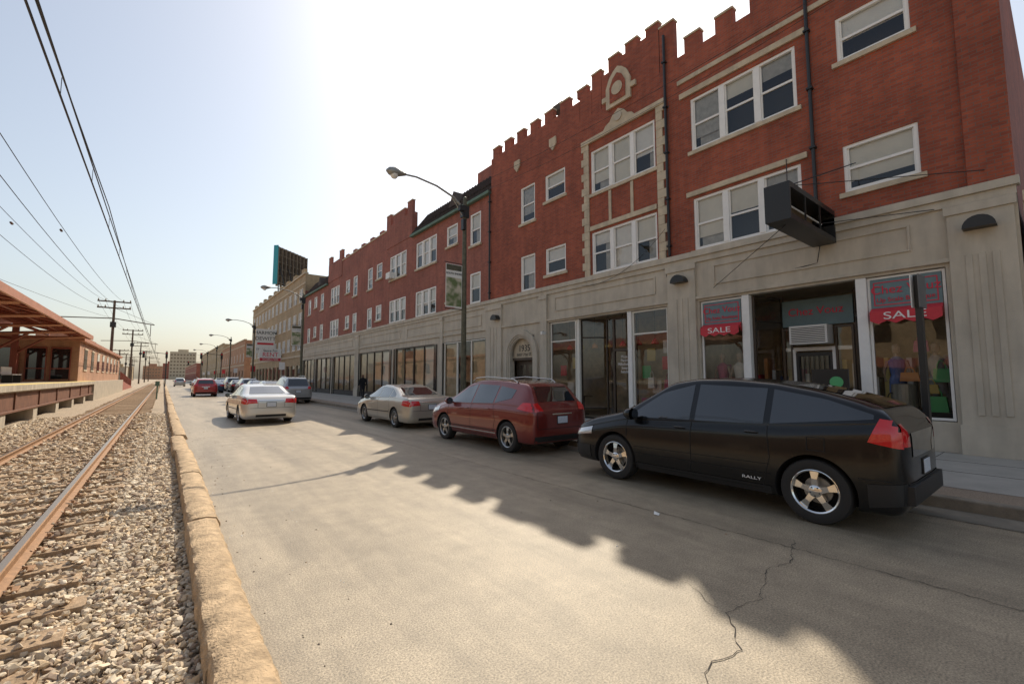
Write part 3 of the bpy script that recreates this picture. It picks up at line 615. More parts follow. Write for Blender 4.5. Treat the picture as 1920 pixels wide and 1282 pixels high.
m,nt,b=newmat('banner_picture');n_=nt.nodes.new('ShaderNodeTexNoise');n_.inputs['Scale'].default_value=3;gg=nt.nodes.new('ShaderNodeNewGeometry');nt.links.new(gg.outputs['Position'],n_.inputs['Vector'])
cr=nt.nodes.new('ShaderNodeValToRGB');cr.color_ramp.elements[0].color=(.15,.2,.08,1);cr.color_ramp.elements[0].position=.4;cr.color_ramp.elements[1].color=(.6,.55,.42,1);cr.color_ramp.elements[1].position=.6
nt.links.new(n_.outputs['Fac'],cr.inputs[0]);nt.links.new(cr.outputs[0],b.inputs['Base Color']);M['bimg']=m
for i in range(7): lamp(8.65,13.9+i*24.5,i<3)
g=group('parking_sign',(8.95,1.42,.15),R(-6));m=MB();m.box(-.045,.045,-.045,.03,0,3.1,'black')
m.box(-.15,.15,-.058,-.048,2.6,3.1,'signb');m.box(-.15,.15,.032,.042,2.6,3.1,'signw');m.lathe((0,0,0),(0,0,1),[(0,.12),(.03,.11),(.1,.07),(.12,.03)],'signw',10);m.obj('post',g)
# ---------------------------------------------------------------- overhead line poles and wires
def upole(x,y,h=12.2,arm=True):
    g=group('utility_pole',(x,y,-.2));m=MB();m.tube([(0,0,0),(0,0,h)],[.2,.13],'wood',8)
    for z in (h-.25,h-1.1): m.box(-1.7,1.7,-.08,.08,z,z+.16,'wood')
    for z in (h-.1,h-.95):
        for xx in (-1.6,-.9,.9,1.6): m.lathe((xx,0,z),(0,0,1),[(0,.05),(.08,.09),(.16,.05),(.2,.08),(.28,.02)],'conc',8)
    if arm: m.tube([(-5,0,h-2.6),(0,0,h-2.4),(4.3,0,h-3.0)],.07,'wood',6);m.tube([(0,0,h-1),(4.2,0,h-2.9)],.02,'wire',4);m.tube([(3.9,0,h-2.9),(3.9,0,h-4.6)],.04,'wood',5)
    m.box(-.3,.3,-.3,.3,h-3.6,h-2.9,'black')
    m.obj('pole',g)
for y in (79,125,170,220,275): upole(-5.6,y)
upole(-5.6,14,10.4,False)
wr=group('overhead_wires');m=MB()
def span(x,z0,ys,s,r):
    for a,b in zip(ys[:-1],ys[1:]): m.tube(sag((x,a,z0),(x,b,z0),s,16),r,'wire',4)
span(TC,7.5,[-40,20,79,125,170,220,275],.5,.014);m.tube([(TC,-40,6.85),(TC,275,6.85)],.018,'wire',5);m.tube([(TC+.1,-40,6.95),(TC+.1,275,6.95)],.014,'wire',5)
for y in np.arange(2,270,4.6): m.tube([(TC,y,6.85),(TC,y,7.2)],.006,'wire',4)
for xx in (-6.5,-4.7): m.tube(sag((xx,14,10.0),(xx,79,11.9),.9,18),.016,'wire',4);m.tube(sag((xx,14,8.7),(xx,79,11.0),1.0,18),.016,'wire',4)
for xx in (-7.2,-6.5,-4.7,-4.0): span(xx,11.9,[79,125,170,220,275],.9,.014)
m.tube(sag((-14,-20,9),(-5.6,79,9.6),1.4),.014,'wire',4)
for xx,zz in ((-6.5,9.6),(-4.7,9.6)): m.lathe((xx,33,9.58),(0,1,0),[(0,.03),(.1,.06),(.35,.06),(.45,.03)],'wood',6)
m.obj('wires',wr)
# ---------------------------------------------------------------- station
P=group('station_platform');m=MB()
m.box(-14,-4.25,-10,48,1.15,1.42,'conc');m.box(-4.75,-4.2,-10,48,1.425,1.45,'ywarn');m.box(-4.24,-4.18,-10,48,1.2,1.424,'conc')
m.box(-4.55,-4.35,-10,47.5,.5,1.15,'brownsteel');m.box(-4.65,-4.25,-10,47.6,.42,.5,'brownsteel')
for i in range(14): m.box(-4.35,-4.3,-9+i*4.2,-8.8+i*4.2,.5,1.15,'brownsteel')
for i in range(12): m.box(-5.1,-4.3,-8+i*5.1,-7.2+i*5.1,-.2,.42,'conc')
m.box(-14,-5.2,-10,47,-.2,1.14,'dark')
m.box(-13,-4.25,48,80,-.2,1.42,'conc')
m.obj('deck',P,bevel=.01)
SB=group('station_building');m=MB()
m.box(-9.5,-4.75,43.6,80,1.42,4.3,'stbrick');m.box(-9.8,-4.5,43.3,80.3,4.3,4.55,'orange')
for i in range(8):
    y=46+i*4.2;m.box(-4.78,-4.72,y,y+1.6,2.3,3.8,'cglass');m.box(-4.76,-4.69,y-.1,y+1.7,2.2,2.3,'trim');m.box(-4.76,-4.69,y-.1,y+1.7,3.8,3.9,'trim')
for (a,b) in ((-9.2,-7.7),(-7.3,-6.4),(-6.1,-5.2)):
    m.box(a,b,43.55,43.62,1.6,3.7,'cglass');m.box(a-.06,a,43.5,43.6,1.5,3.8,'redsteel');m.box(b,b+.06,43.5,43.6,1.5,3.8,'redsteel');m.box(a,b,43.5,43.6,3.7,3.8,'redsteel');m.box(a,b,43.5,43.6,2.3,2.36,'redsteel')
m.box(-9.6,-7.0,60,78,4.55,6.2,'stbrick')
m.obj('building',SB)
CN=group('station_canopy');m=MB()
for z in (0,.12):
    m.face([(-4.1,12,4.5+z),(-4.1,43.3,4.5+z),(-7.6,43.3,5.4+z),(-7.6,12,5.4+z)],'redsteel');m.face([(-11.1,12,4.5+z),(-11.1,43.3,4.5+z),(-7.6,43.3,5.4+z),(-7.6,12,5.4+z)],'redsteel')
m.box(-4.14,-4.06,12,43.3,4.38,4.66,'orange')
for i in range(16): 
    y=13+i*2.0;m.tube([(-4.15,y,4.42),(-7.6,y,5.3)],.05,'redsteel',4)
for i in range(7):
    y=15+i*4.5;m.box(-7.75,-7.45,y-.12,y+.12,1.42,5.3,'redsteel');m.tube([(-7.6,y,4.2),(-4.3,y,4.5)],.09,'orange',4);m.tube([(-7.6,y,4.2),(-10.9,y,4.5)],.09,'redsteel',4);m.tube([(-7.6,y,3.2),(-6.2,y,4.35)],.07,'redsteel',4)
for xx in (-5.2,-6.3): m.box(xx-.06,xx+.06,12,43.3,4.56,4.7,'redsteel')
m.obj('canopy',CN)
PF=group('platform_fence');m=MB()
for y in np.arange(80,108,.35):
    z=1.42-(y-80)/28*1.3;m.box(-4.6,-4.56,y,y+.05,z,z+1.1,'redsteel')
m.face([(-4.6,80,2.5),(-4.6,108,1.2),(-4.6,108,1.28),(-4.6,80,2.58)],'redsteel')
m.face([(-4.5,80,1.42),(-4.5,80,-.2),(-4.5,108,-.2),(-4.5,108,.1)],'brick2')
for y in np.arange(26,34,.16): m.box(-7.2,-7.17,y,y+.03,1.45,2.45,'redsteel')
m.box(-7.22,-7.15,26,34,2.45,2.5,'redsteel');m.obj('fence',PF)
BN=group('platform_bench');m=MB();m.box(-6.9,-6.5,36,38,1.85,1.9,'signw');m.box(-6.95,-6.9,36,38,1.9,2.3,'signw')
for y in (36.1,37.9): m.box(-6.9,-6.5,y-.03,y+.03,1.42,1.85,'black')
m.obj('bench',BN)
SG=group('rail_signal',(-.35,48,-.1));m=MB();m.tube([(0,0,0),(0,0,1.1)],.05,'green',8);m.box(-.15,.15,-.12,.12,1.1,1.5,'green');m.obj('signal',SG)
def tl(x,y):
    g=group('traffic_light',(x,y,0));m=MB();m.tube([(0,0,0),(0,0,6.5)],.09,'black',8);m.tube([(0,0,6),(-3.2,0,6.3)],.05,'black',6)
    for xx in (-3.2,0):
        m.box(xx-.18,xx+.18,-.3,-.08,5.2,6.3,'black')
        for i,k in enumerate(('tail','black','black')): m.lathe((xx,-.3,6.12-i*.35),(0,-1,0),[(0,.12),(.08,.13),(.02,.11),(.02,0)],k,10)
    m.obj('signal',g)
tl(8.6,101);tl(8.6,155);tl(.3,101.5)
for i in range(7):
    g=group('street_sign',(8.7,46+i*17,.15));m=MB();m.tube([(0,0,0),(0,0,3)],.03,'galv',6);m.box(-.25,.25,-.03,-.02,2.3,3.0,random.choice(['signw','redsign','signw']));m.obj('sign',g)
for i in range(5): upole(-9-i*1.5,150+i*55,9+i,False)
# ---------------------------------------------------------------- cars
def smoothcurve(pts,ys,sig=.05):
    xs=np.linspace(pts[0][0]-.3,pts[-1][0]+.3,1400);v=np.interp(xs,[p[0] for p in pts],[p[1] for p in pts])
    d=xs[1]-xs[0];k=np.exp(-.5*(np.arange(-60,61)*d/sig)**2);k/=k.sum();v2=np.convolve(np.pad(v,60,'edge'),k,'valid');return np.interp(ys,xs,v2)
def catmull(P,sub):
    out=[];n=len(P)
    for i in range(n-1):
        p0=P[max(i-1,0)];p1=P[i];p2=P[i+1];p3=P[min(i+2,n-1)]
        for j in range(sub):
            t=j/sub;out.append(tuple(.5*((2*p1[k])+(-p0[k]+p2[k])*t+(2*p0[k]-5*p1[k]+4*p2[k]-p3[k])*t*t+(-p0[k]+3*p1[k]-3*p2[k]+p3[k])*t**3) for k in (0,1)))
    out.append(P[-1]);return out
def car(name,sp,x,y,paint,rz=0,rim='rimg',spokes=5):
    g=group(name,(x,y,0),rz)
    y0,y1=sp['y'];top=sp['top'];belt=sp['belt'];hw=sp['hw'];zb0=sp.get('zb',.2)
    ys=np.unique(np.concatenate([np.linspace(y0,y0+.35,18),np.linspace(y0+.35,y1-.35,64),np.linspace(y1-.35,y1,16)]))
    zt=smoothcurve(top,ys,.055);zbl=smoothcurve(belt,ys,.15)
    rings=[]
    for yy,t,bl in zip(ys,zt,zbl):
        d=min(yy-y0,y1-yy);e=.45;q=math.sqrt(max(0,1-((e-d)/e)**2)) if d<e else 1
        w=hw*(.83+.17*q)
        e2=.14;q2=math.sqrt(max(0,1-((e2-d)/e2)**2)) if d<e2 else 1
        zb=zb0+.10*(1-q2)
        zs=min(bl,t-.035)-.04*(1-q2);t=t-.03*(1-q2);h=t-zs
        wr=w*(.955-sp.get('tumble',.285)*min(h/.6,1));
        P=[(0,zb),(.6*w,zb),(.9*w,zb+.01),(.975*w,zb+.09),(w,zb+.25*(zs-zb)+.03),(w*1.005,zb+.55*(zs-zb)),(w*.995,zb+.8*(zs-zb)),(.985*w,zb+.9*(zs-zb)),(.95*w,zs)]
        lx=lambda f:.95*w+(wr-.95*w)*f
        ed=min(.075,h*.3)
        P+=[(lx(.08),zs+.12*h),(lx(.5),zs+.5*(h-ed)),(lx(.93),zs+.88*(h-ed)+0),(wr*.95,t-ed*.62),(wr*.82,t-ed*.2),(wr*.5,t-.02*h-.001),(0,t)]
        C=catmull(P,3);rings.append([(max(a,0),yy,b) for a,b in C])
    nh=len(rings[0]);V=[];Fc=[]
    for rr in rings:
        V+=rr+[(-a,b,c) for a,b,c in reversed(rr[1:-1])]
    n=2*nh-2;nr=len(rings)
    for i in range(nr-1):
        for j in range(n): Fc.append([i*n+j,(i+1)*n+j,(i+1)*n+(j+1)%n,i*n+(j+1)%n])
    for e_,i0,sg in ((0,0,-1),(1,nr-1,1)):
        cz=sum(v[2] for v in V[i0*n:(i0+1)*n])/n;prev=i0*n
        for sc_,off in ((.93,.022),(.7,.035),(.4,.04)):
            b_=len(V)
            for j in range(n):
                vx,vy,vz=V[i0*n+j];V.append((vx*sc_,vy+sg*off,cz+(vz-cz)*sc_))
            for j in range(n):
                f=[prev+j,prev+(j+1)%n,b_+(j+1)%n,b_+j];Fc.append(f if e_==0 else f[::-1])
            prev=b_
        f=[prev+j for j in range(n)];Fc.append(f if e_==0 else f[::-1])
    me=bpy.data.meshes.new('body');me.from_pydata(V,[],Fc);me.materials.append(paint);me.materials.append(M['well'])
    bm=bmesh.new();bm.from_mesh(me);bmesh.ops.recalc_face_normals(bm,faces=bm.faces);bm.to_mesh(me);bvh=BVHTree.FromBMesh(bm);bm.free()
    me.polygons.foreach_set('use_smooth',[True]*len(me.polygons))
    body=bpy.data.objects.new('body',me);link(body)
    Rw=sp['R'];ax=sp['axles']
    cb=MB()
    for ay in ax:
        for s in (-1,1): 
            cb.lathe((s*(hw-.30),ay,Rw),(s,0,0),[(0,0.001),(0,Rw+.055),(.5,Rw+.055),(.5,.001)],'well',36)
    cut=cb.obj('cutter');cm=cut.data;cm.materials.clear();cm.materials.append(paint);cm.materials.append(M['well'])
    cm.polygons.foreach_set('material_index',[1]*len(cm.polygons))
    bm=bmesh.new();bm.from_mesh(cm);bmesh.ops.remove_doubles(bm,verts=bm.verts,dist=.003);bmesh.ops.recalc_face_normals(bm,faces=bm.faces);bm.to_mesh(cm);bm.free()
    mod=body.modifiers.new('b','BOOLEAN');mod.operation='DIFFERENCE';mod.object=cut;mod.solver='EXACT'
    bpy.context.view_layer.update()
    nm=bpy.data.meshes.new_from_object(body.evaluated_get(bpy.context.evaluated_depsgraph_get()))
    body.modifiers.clear();body.data=nm;body.parent=g;bpy.data.objects.remove(cut)
    nm.polygons.foreach_set('use_smooth',[True]*len(nm.polygons));nm.set_sharp_from_angle(angle=R(38))
    mb=MB()
    def resamp(L_,n):
        L_=[Vector((*p,0)) for p in L_]
        d=[0]
        for i in range(len(L_)-1): d.append(d[-1]+(L_[i+1]-L_[i]).length)
        o=[]
        for i in range(n+1):
            t=d[-1]*i/n;k=0
            while k<len(d)-2 and d[k+1]<t: k+=1
            o.append(L_[k].lerp(L_[k+1],(t-d[k])/max(d[k+1]-d[k],1e-6)))
        return o
    def patch(view,A,Bp,k,n=10,m=5,off=.006):
        A=resamp(A,n);Bp=resamp(Bp,n);G=[]
        for i in range(n+1):
            for j in range(m+1):
                p=A[i].lerp(Bp[i],j/m)
                o,d={'L':(Vector((-3,p.x,p.y)),Vector((1,0,0))),'R':(Vector((3,p.x,p.y)),Vector((-1,0,0))),'B':(Vector((p.x,-6,p.y)),Vector((0,1,0))),'F':(Vector((p.x,6,p.y)),Vector((0,-1,0))),'T':(Vector((p.x,p.y,4)),Vector((0,0,-1)))}[view]
                h=bvh.ray_cast(o,d)
                if h[0] is None: G.append(None)
                else:
                    nn=h[1] if h[1].dot(d)<0 else -h[1];G.append(h[0]+nn*off)
        base=len(mb.v);mb.v+=[tuple(q) if q else (0,0,.5) for q in G];mi=mb.mi(k)
        for i in range(n):
            for j in range(m):
                q=[i*(m+1)+j,(i+1)*(m+1)+j,(i+1)*(m+1)+j+1,i*(m+1)+j+1]
                if all(G[t] for t in q): mb.f.append([base+t for t in q]);mb.m.append(mi)
    def line(view,pts,wd,k='seam',off=.004):
        for i in range(len(pts)-1):
            a=Vector((*pts[i],0));b=Vector((*pts[i+1],0));d=(b-a).normalized();nn=Vector((-d.y,d.x,0))*wd/2
            patch(view,[(a-nn).xy,(b-nn).xy],[(a+nn).xy,(b+nn).xy],k,n=max(2,int((b-a).length/.08)),m=1,off=off)
    for v in ('L','R'):
        for A_,B_ in sp['side']: patch(v,A_,B_,'cglass',12,6,.004)
        for pts,wd,k in sp['sidetrim']: line(v,pts,wd,k,.007)
        for pts in sp['seams']: line(v,pts,.009)
        for A_,B_,k in sp['sidepatch']: patch(v,A_,B_,k,8,5,.008)
    for v,A_,B_,k in sp['ends']: patch(v,A_,B_,k,12,6,.007)
    for v,pts,wd,k in sp.get('endlines',[]): line(v,pts,wd,k)
    mb.obj('windows_and_lamps',g,smooth=60)
    pt=MB()
    for s in (-1,1):
        for ay in ax:
            c=(s*(hw-.225),ay,Rw);rr=Rw*.68;A=(s,0,0)
            pt.lathe((c[0],ay,Rw),A,[(-.02,rr),(-.02,Rw*.94),(.01,Rw),(.18,Rw),(.207,Rw*.965),(.215,Rw*.86),(.212,rr+.02),(.205,rr),(.19,rr-.008)],'tire',40)
            pt.lathe((c[0],ay,Rw),A,[(.205,rr+.002),(.208,rr-.006),(.196,rr-.02),(.12,rr-.03)],rim,40)
            pt.lathe((c[0],ay,Rw),A,[(.12,rr-.03),(.04,rr-.035),(.04,0.001)],'well',30)
            pt.lathe((c[0],ay,Rw),A,[(.06,rr*.62),(.085,rr*.6),(.086,.001)],'galv',24)
            pt.lathe((c[0],ay,Rw),A,[(.10,.075),(.185,.07),(.198,.045),(.2,.001)],rim,20)
            for q in range(spokes):
                th=2*math.pi*q/spokes+.3;cs,sn=math.cos(th),math.sin(th);w1,w2=(.038,.05) if spokes<=5 else (.022,.026)
                loc=lambda a,r,t:(c[0]+s*a,ay+r*cs-t*sn,Rw+r*sn+t*cs)
                r0,r1=.045,rr-.012
                quad=[loc(.182,r0,-w1),loc(.182,r0,w1),loc(.19,(r0+r1)/2,w1*.75),loc(.172,r1,w2),loc(.172,r1,-w2),loc(.19,(r0+r1)/2,-w1*.75)]
                bk=[loc(.12,r0,-w1),loc(.12,r0,w1),loc(.12,(r0+r1)/2,w1*.75),loc(.1,r1,w2),loc(.1,r1,-w2),loc(.12,(r0+r1)/2,-w1*.75)]
                pt.face([quad[0],quad[1],quad[2],quad[5]],rim);pt.face([quad[5],quad[2],quad[3],quad[4]],rim)
                for a_ in range(6): pt.face([quad[a_],quad[(a_+1)%6],bk[(a_+1)%6],bk[a_]],rim)
                th2=th+math.pi/spokes;pt.lathe((c[0]+s*.19,ay+.05*math.cos(th2),Rw+.05*math.sin(th2)),A,[(0,.009),(.012,.008),(.013,0.0005)],'black',6)
    pt.obj('wheels',g,smooth=35)
    M['_p']=paint
    mr=MB();my,mz=sp['mirror']
    for s in (-1,1):
        X=s*(hw*.93);mr.lathe((X+s*.14,my+.05,mz),(0,-1,0),[(-.11,0.001),(-.09,.05),(-.03,.085),(.04,.095),(.055,.09)],'_p',14);mr.lathe((X+s*.14,my-.004,mz),(0,-1,0),[(.055,.085),(.056,.001)],'cglass',14)
        mr.tube([(X-s*.06,my+.03,mz-.05),(X+s*.1,my+.03,mz-.02)],.025,'_p',6)
    for (hy,hz) in sp['handles']:
        for s in (-1,1):
            X=s*(hw*.985+.012);mr.tube([(X-s*.03,hy-.09,hz),(X+s*.012,hy-.07,hz),(X+s*.012,hy+.07,hz),(X-s*.03,hy+.09,hz)],.014,'_p',6)
    for tb0 in sp.get('rails',[]):
        for s in (-1,1): mr.tube([(s*a,b,c) for a,b,c in tb0],.018,sp.get('railk','rimg'),6)
    if 'plate' in sp:
        py,pz=sp['plate'];mr.box(-.15,.15,py-.015,py,pz-.075,pz+.075,'plate');mr.box(-.165,.165,py-.008,py+.03,pz-.09,pz+.09,'bplast')
    for b in sp.get('boxes',[]): mr.box(*b)
    mr.obj('trim_parts',g,smooth=40,bevel=.004)
    return g
def paint(name,col,metal=.4,rough=.32,coat=1):
    return pm(name,col,rough,metal=metal,coat=coat)
P_black=paint('black_paint',(.004,.004,.0045),0,.2,.15);P_red=paint('maroon_paint',(.20,.026,.02),.35);P_beige=paint('beige_paint',(.54,.50,.42),.5);P_silver=paint('silver_paint',(.66,.64,.6),.5);P_grey=paint('grey_paint',(.4,.41,.42),.5);P_red2=paint('bright_red_paint',(.4,.03,.03),.1);P_white=paint('white_car_paint',(.7,.7,.68),0);P_blue=paint('blue_paint',(.05,.07,.12),.4)
AZ=dict(y=(-2.27,2.42),hw=.935,R=.37,axles=(-1.47,1.46),zb=.22,tumble=.24,
 top=[(-2.27,1.12),(-2.22,1.26),(-2.14,1.35),(-1.9,1.45),(-1.5,1.56),(-1.0,1.65),(-.4,1.70),(.1,1.70),(.5,1.64),(1.38,1.14),(1.9,1.03),(2.25,.92),(2.42,.78)],
 belt=[(-2.27,1.2),(-2.0,1.18),(-1.2,1.09),(1.3,1.0),(2.42,.74)],
 side=[([(1.18,1.06),(.1,1.085)],[(.98,1.22),(.62,1.46),(.1,1.595)]),([(.02,1.085),(-.92,1.11)],[(.02,1.60),(-.92,1.56)]),([(-1.0,1.12),(-2.05,1.24)],[(-1.0,1.55),(-1.6,1.44),(-2.05,1.29)])],
 seams=[[(1.2,1.04),(1.2,.5),(1.1,.33),(.1,.31),(.065,.5),(.065,1.06)],[(.065,.31),(-.9,.31),(-1.0,.7),(-.97,1.09)],[(2.0,.95),(1.9,.75)],[(2.4,.5),(1.9,.5)],[(-1.9,.6),(-2.25,.6)],[(-1.6,1.0),(-1.42,1.0),(-1.42,.85),(-1.6,.85),(-1.6,1.0)]],
 sidetrim=[([(1.0,.30),(-1.0,.30)],.10,'bplast'),([(1.05,.60),(-1.0,.62)],.008,'seam'),([(1.05,.50),(-1.0,.50)],.008,'seam')],
 sidepatch=[([(-2.0,1.0),(-2.27,.94)],[(-2.1,1.25),(-2.26,1.23)],'tail'),([(2.35,.66),(1.95,.72)],[(2.35,.76),(1.95,.84)],'head'),([(2.42,.3),(1.98,.3)],[(2.42,.5),(1.98,.52)],'bplast'),([(-1.98,.3),(-2.28,.36)],[(-1.98,.55),(-2.28,.58)],'bplast')],
 ends=[('T',[(-.55,-2.1),(.55,-2.1)],[(-.5,-1.2),(.5,-1.2)],'cglass'),('F',[(-.68,1.18),(.68,1.18)],[(-.55,1.58),(.55,1.58)],'cglass'),('B',[(-.77,.96),(-.62,.96)],[(-.76,1.2),(-.66,1.2)],'tail'),('B',[(.77,.96),(.62,.96)],[(.76,1.2),(.66,1.2)],'tail'),('B',[(-.56,.84),(.56,.84)],[(-.56,1.1),(.56,1.1)],'cglass'),('B',[(-.8,.35),(.8,.35)],[(-.8,.58),(.8,.58)],'bplast')],
 mirror=(1.02,1.12),handles=[(.24,.97),(-.78,1.0)],plate=(-2.315,.7),
 boxes=[(-.76,.76,-2.34,-2.24,.36,.56,'bplast')])
RG=dict(y=(-2.3,2.3),hw=.92,R=.35,axles=(-1.45,1.42),zb=.24,
 top=[(-2.3,.98),(-2.22,1.12),(-2.12,1.24),(-1.92,1.52),(-1.8,1.58),(-1.0,1.64),(-.3,1.665),(.1,1.65),(.5,1.57),(1.35,1.12),(1.85,1.03),(2.15,.92),(2.3,.74)],
 belt=[(-2.3,1.02),(-1.2,1.06),(1.3,.98),(2.3,.74)],
 side=[([(1.15,1.04),(.1,1.06)],[(.95,1.2),(.55,1.44),(.1,1.53)]),([(.04,1.06),(-.85,1.09)],[(.04,1.535),(-.85,1.51)]),([(-.92,1.1),(-1.5,1.22)],[(-.92,1.50),(-1.55,1.42)])],
 seams=[[(1.2,1.0),(1.2,.5),(1.1,.36),(.1,.34),(.07,.5),(.07,1.04)],[(.07,.34),(-.9,.34),(-1.0,.7),(-.88,1.07)]],
 sidetrim=[([(1.05,.46),(-1.0,.46)],.02,'bplast'),([(1.1,.40),(-1.02,.40)],.025,'chrome'),([(1.0,.28),(-1.0,.28)],.07,'bplast')],
 sidepatch=[([(-1.8,1.0),(-2.3,.94)],[(-1.95,1.14),(-2.26,1.14)],'tail'),([(2.2,.66),(1.7,.78)],[(2.2,.78),(1.7,.92)],'head')],
 ends=[('B',[(-.58,1.16),(.58,1.16)],[(-.5,1.49),(.5,1.49)],'cglass'),('F',[(-.62,1.15),(.62,1.15)],[(-.5,1.53),(.5,1.53)],'cglass'),('B',[(-.78,.95),(-.55,.97)],[(-.76,1.12),(-.62,1.14)],'tail'),('B',[(.78,.95),(.55,.97)],[(.76,1.12),(.62,1.14)],'tail'),('B',[(-.78,.3),(.78,.3)],[(-.78,.42),(.78,.42)],'bplast'),('B',[(-.3,.88),(.3,.88)],[(-.3,.905),(.3,.905)],'chrome')],
 endlines=[('B',[(-.7,.58),(.7,.58)],.01,'seam'),('B',[(-.72,.6),(-.72,.94)],.01,'seam'),('B',[(.72,.6),(.72,.94)],.01,'seam')],
 mirror=(1.0,1.08),handles=[(.25,.93),(-.68,.96)],plate=(-2.345,.76),
 rails=[[(.6,-1.5,1.58),(.61,-1.35,1.66),(.62,-.3,1.72),(.6,.25,1.69),(.58,.4,1.61)]])
SD=dict(y=(-2.45,2.45),hw=.92,R=.33,axles=(-1.42,1.45),zb=.19,
 top=[(-2.45,.9),(-2.35,1.02),(-2.1,1.07),(-1.75,1.09),(-.95,1.38),(-.5,1.455),(.0,1.465),(.35,1.42),(1.25,1.0),(1.9,.9),(2.3,.78),(2.45,.64)],
 belt=[(-2.45,.98),(-1.2,1.0),(1.2,.92),(2.45,.66)],
 side=[([(1.02,.97),(.05,.985)],[(.88,1.08),(.45,1.3),(.05,1.37)]),([(-.01,.985),(-.9,1.0)],[(-.01,1.375),(-.9,1.32)]),([(-.96,1.01),(-1.38,1.04)],[(-.96,1.29),(-1.36,1.12)])],
 seams=[[(1.1,.94),(1.1,.45),(1.0,.3),(.08,.28),(.03,.45),(.03,.96)],[(.03,.28),(-.85,.28),(-1.0,.6),(-.93,.98)]],
 sidetrim=[([(1.05,.5),(-1.0,.52)],.03,'bplast')],
 sidepatch=[([(-2.05,.78),(-2.45,.74)],[(-2.1,.94),(-2.42,.94)],'tail'),([(2.35,.55),(1.95,.62)],[(2.3,.66),(1.95,.76)],'head')],
 ends=[('T',[(-.62,-1.72),(.62,-1.72)],[(-.5,-1.02),(.5,-1.02)],'cglass'),('F',[(-.64,1.03),(.64,1.03)],[(-.5,1.37),(.5,1.37)],'cglass'),('B',[(-.77,.76),(-.45,.78)],[(-.75,.93),(-.48,.92)],'tail'),('B',[(.77,.76),(.45,.78)],[(.75,.93),(.48,.92)],'tail'),('B',[(-.42,.86),(.42,.86)],[(-.42,.89),(.42,.89)],'chrome'),('B',[(-.5,.28),(.5,.28)],[(-.5,.36),(.5,.36)],'bplast')],
 endlines=[('B',[(-.74,.6),(.74,.6)],.01,'seam'),('B',[(-.44,.62),(-.44,.9)],.01,'seam'),('B',[(.44,.62),(.44,.9)],.01,'seam')],
 mirror=(.92,.99),handles=[(.2,.88),(-.72,.9)],plate=(-2.495,.72))
VN=copy.deepcopy(RG);VN['top']=[(-2.45,1.0),(-2.4,1.15),(-2.2,1.6),(-2.05,1.72),(-1.0,1.78),(0,1.78),(.5,1.7),(1.3,1.15),(1.85,1.06),(2.15,.95),(2.3,.76)];VN['y']=(-2.45,2.3);VN['plate']=(-2.495,.8)
VN['rails']=[[(.6,-1.6,1.72),(.61,-1.4,1.8),(.62,-.3,1.84),(.6,.25,1.8),(.58,.4,1.74)]]
VN['ends'][0]=('B',[(-.62,1.15),(.62,1.15)],[(-.55,1.62),(.55,1.62)],'cglass');VN['side']=[([(1.1,1.06),(.1,1.06)],[(.95,1.2),(.6,1.52),(.1,1.62)]),([(.04,1.06),(-.95,1.08)],[(.04,1.63),(-.95,1.63)]),([(-1.02,1.08),(-2.1,1.1)],[(-1.02,1.63),(-2.02,1.58)])]
a=car('parked_car',AZ,6.99,3.46,P_black,0,'chrome',5)
text('RALLY',.05,(-.953,-.78,.42),FX,'whitet',a,sx=1.7,extr=.002)
car('parked_car',RG,7.15,9.6,P_red,0,'rimg',5)
car('parked_car',SD,7.2,16.0,P_beige,0,'rimg',7)
car('parked_car',VN,7.0,34.0,P_grey,0,'rimg',5)
car('car',SD,3.15,20.9,P_silver,R(1.0),'rimg',5)
car('car',RG,3.05,50.5,P_red2,0,'rimg',5)
for i,(yy,sp_,pp) in enumerate(((42,SD,P_white),(48.5,SD,P_blue),(55,RG,P_grey),(62,SD,P_black),(69,VN,P_silver),(76,SD,P_blue),(83,RG,P_black))): car('parked_car',sp_,7.1,yy,pp)
car('car',SD,4.4,85,P_white);car('car',RG,2.6,110,P_grey);car('car',SD,4.6,62,P_blue)
# ---------------------------------------------------------------- pedestrian
pg=group('pedestrian',(11.6,32.6,.15),R(185))
J={'pel':(0,0,.95,.17),'sp':(0,0,1.15,.17),'ch':(0,.01,1.38,.2),'nk':(0,.01,1.53,.07),'hd':(0,.0,1.67,.1),'ht':(0,0,1.77,.075),
'hl':(-.1,0,.9,.11),'kl':(-.11,-.1,.5,.075),'al':(-.11,-.02,.1,.05),'tl':(-.12,-.2,.04,.04),'hr':(.1,0,.9,.11),'kr':(.11,.02,.5,.075),'ar':(.11,.24,.12,.05),'tr':(.12,.08,.04,.04),
'sl':(-.21,.0,1.44,.085),'el':(-.28,.05,1.16,.07),'wl':(-.25,-.08,.98,.05),'sr':(.21,0,1.44,.085),'er':(.28,.04,1.16,.07),'wr':(.25,-.1,.98,.05)}
E=[('pel','sp'),('sp','ch'),('ch','nk'),('nk','hd'),('hd','ht'),('pel','hl'),('hl','kl'),('kl','al'),('al','tl'),('pel','hr'),('hr','kr'),('kr','ar'),('ar','tr'),('ch','sl'),('sl','el'),('el','wl'),('ch','sr'),('sr','er'),('er','wr')]
K=list(J);me=bpy.data.meshes.new('body');me.from_pydata([J[k][:3] for k in K],[(K.index(a),K.index(b)) for a,b in E],[])
o=bpy.data.objects.new('body',me);link(o,pg);sk=o.modifiers.new('s','SKIN')
for i,k in enumerate(K): r_=J[k][3];me.skin_vertices[0].data[i].radius=(r_,r_*.85);me.skin_vertices[0].data[i].use_root=(i==0)
sb=o.modifiers.new('ss','SUBSURF');sb.levels=1;sb.render_levels=1
mc,nt,b=newmat('dark_clothes');gg=nt.nodes.new('ShaderNodeTexCoord');s_=nt.nodes.new('ShaderNodeSeparateXYZ');nt.links.new(gg.outputs['Object'],s_.inputs[0])
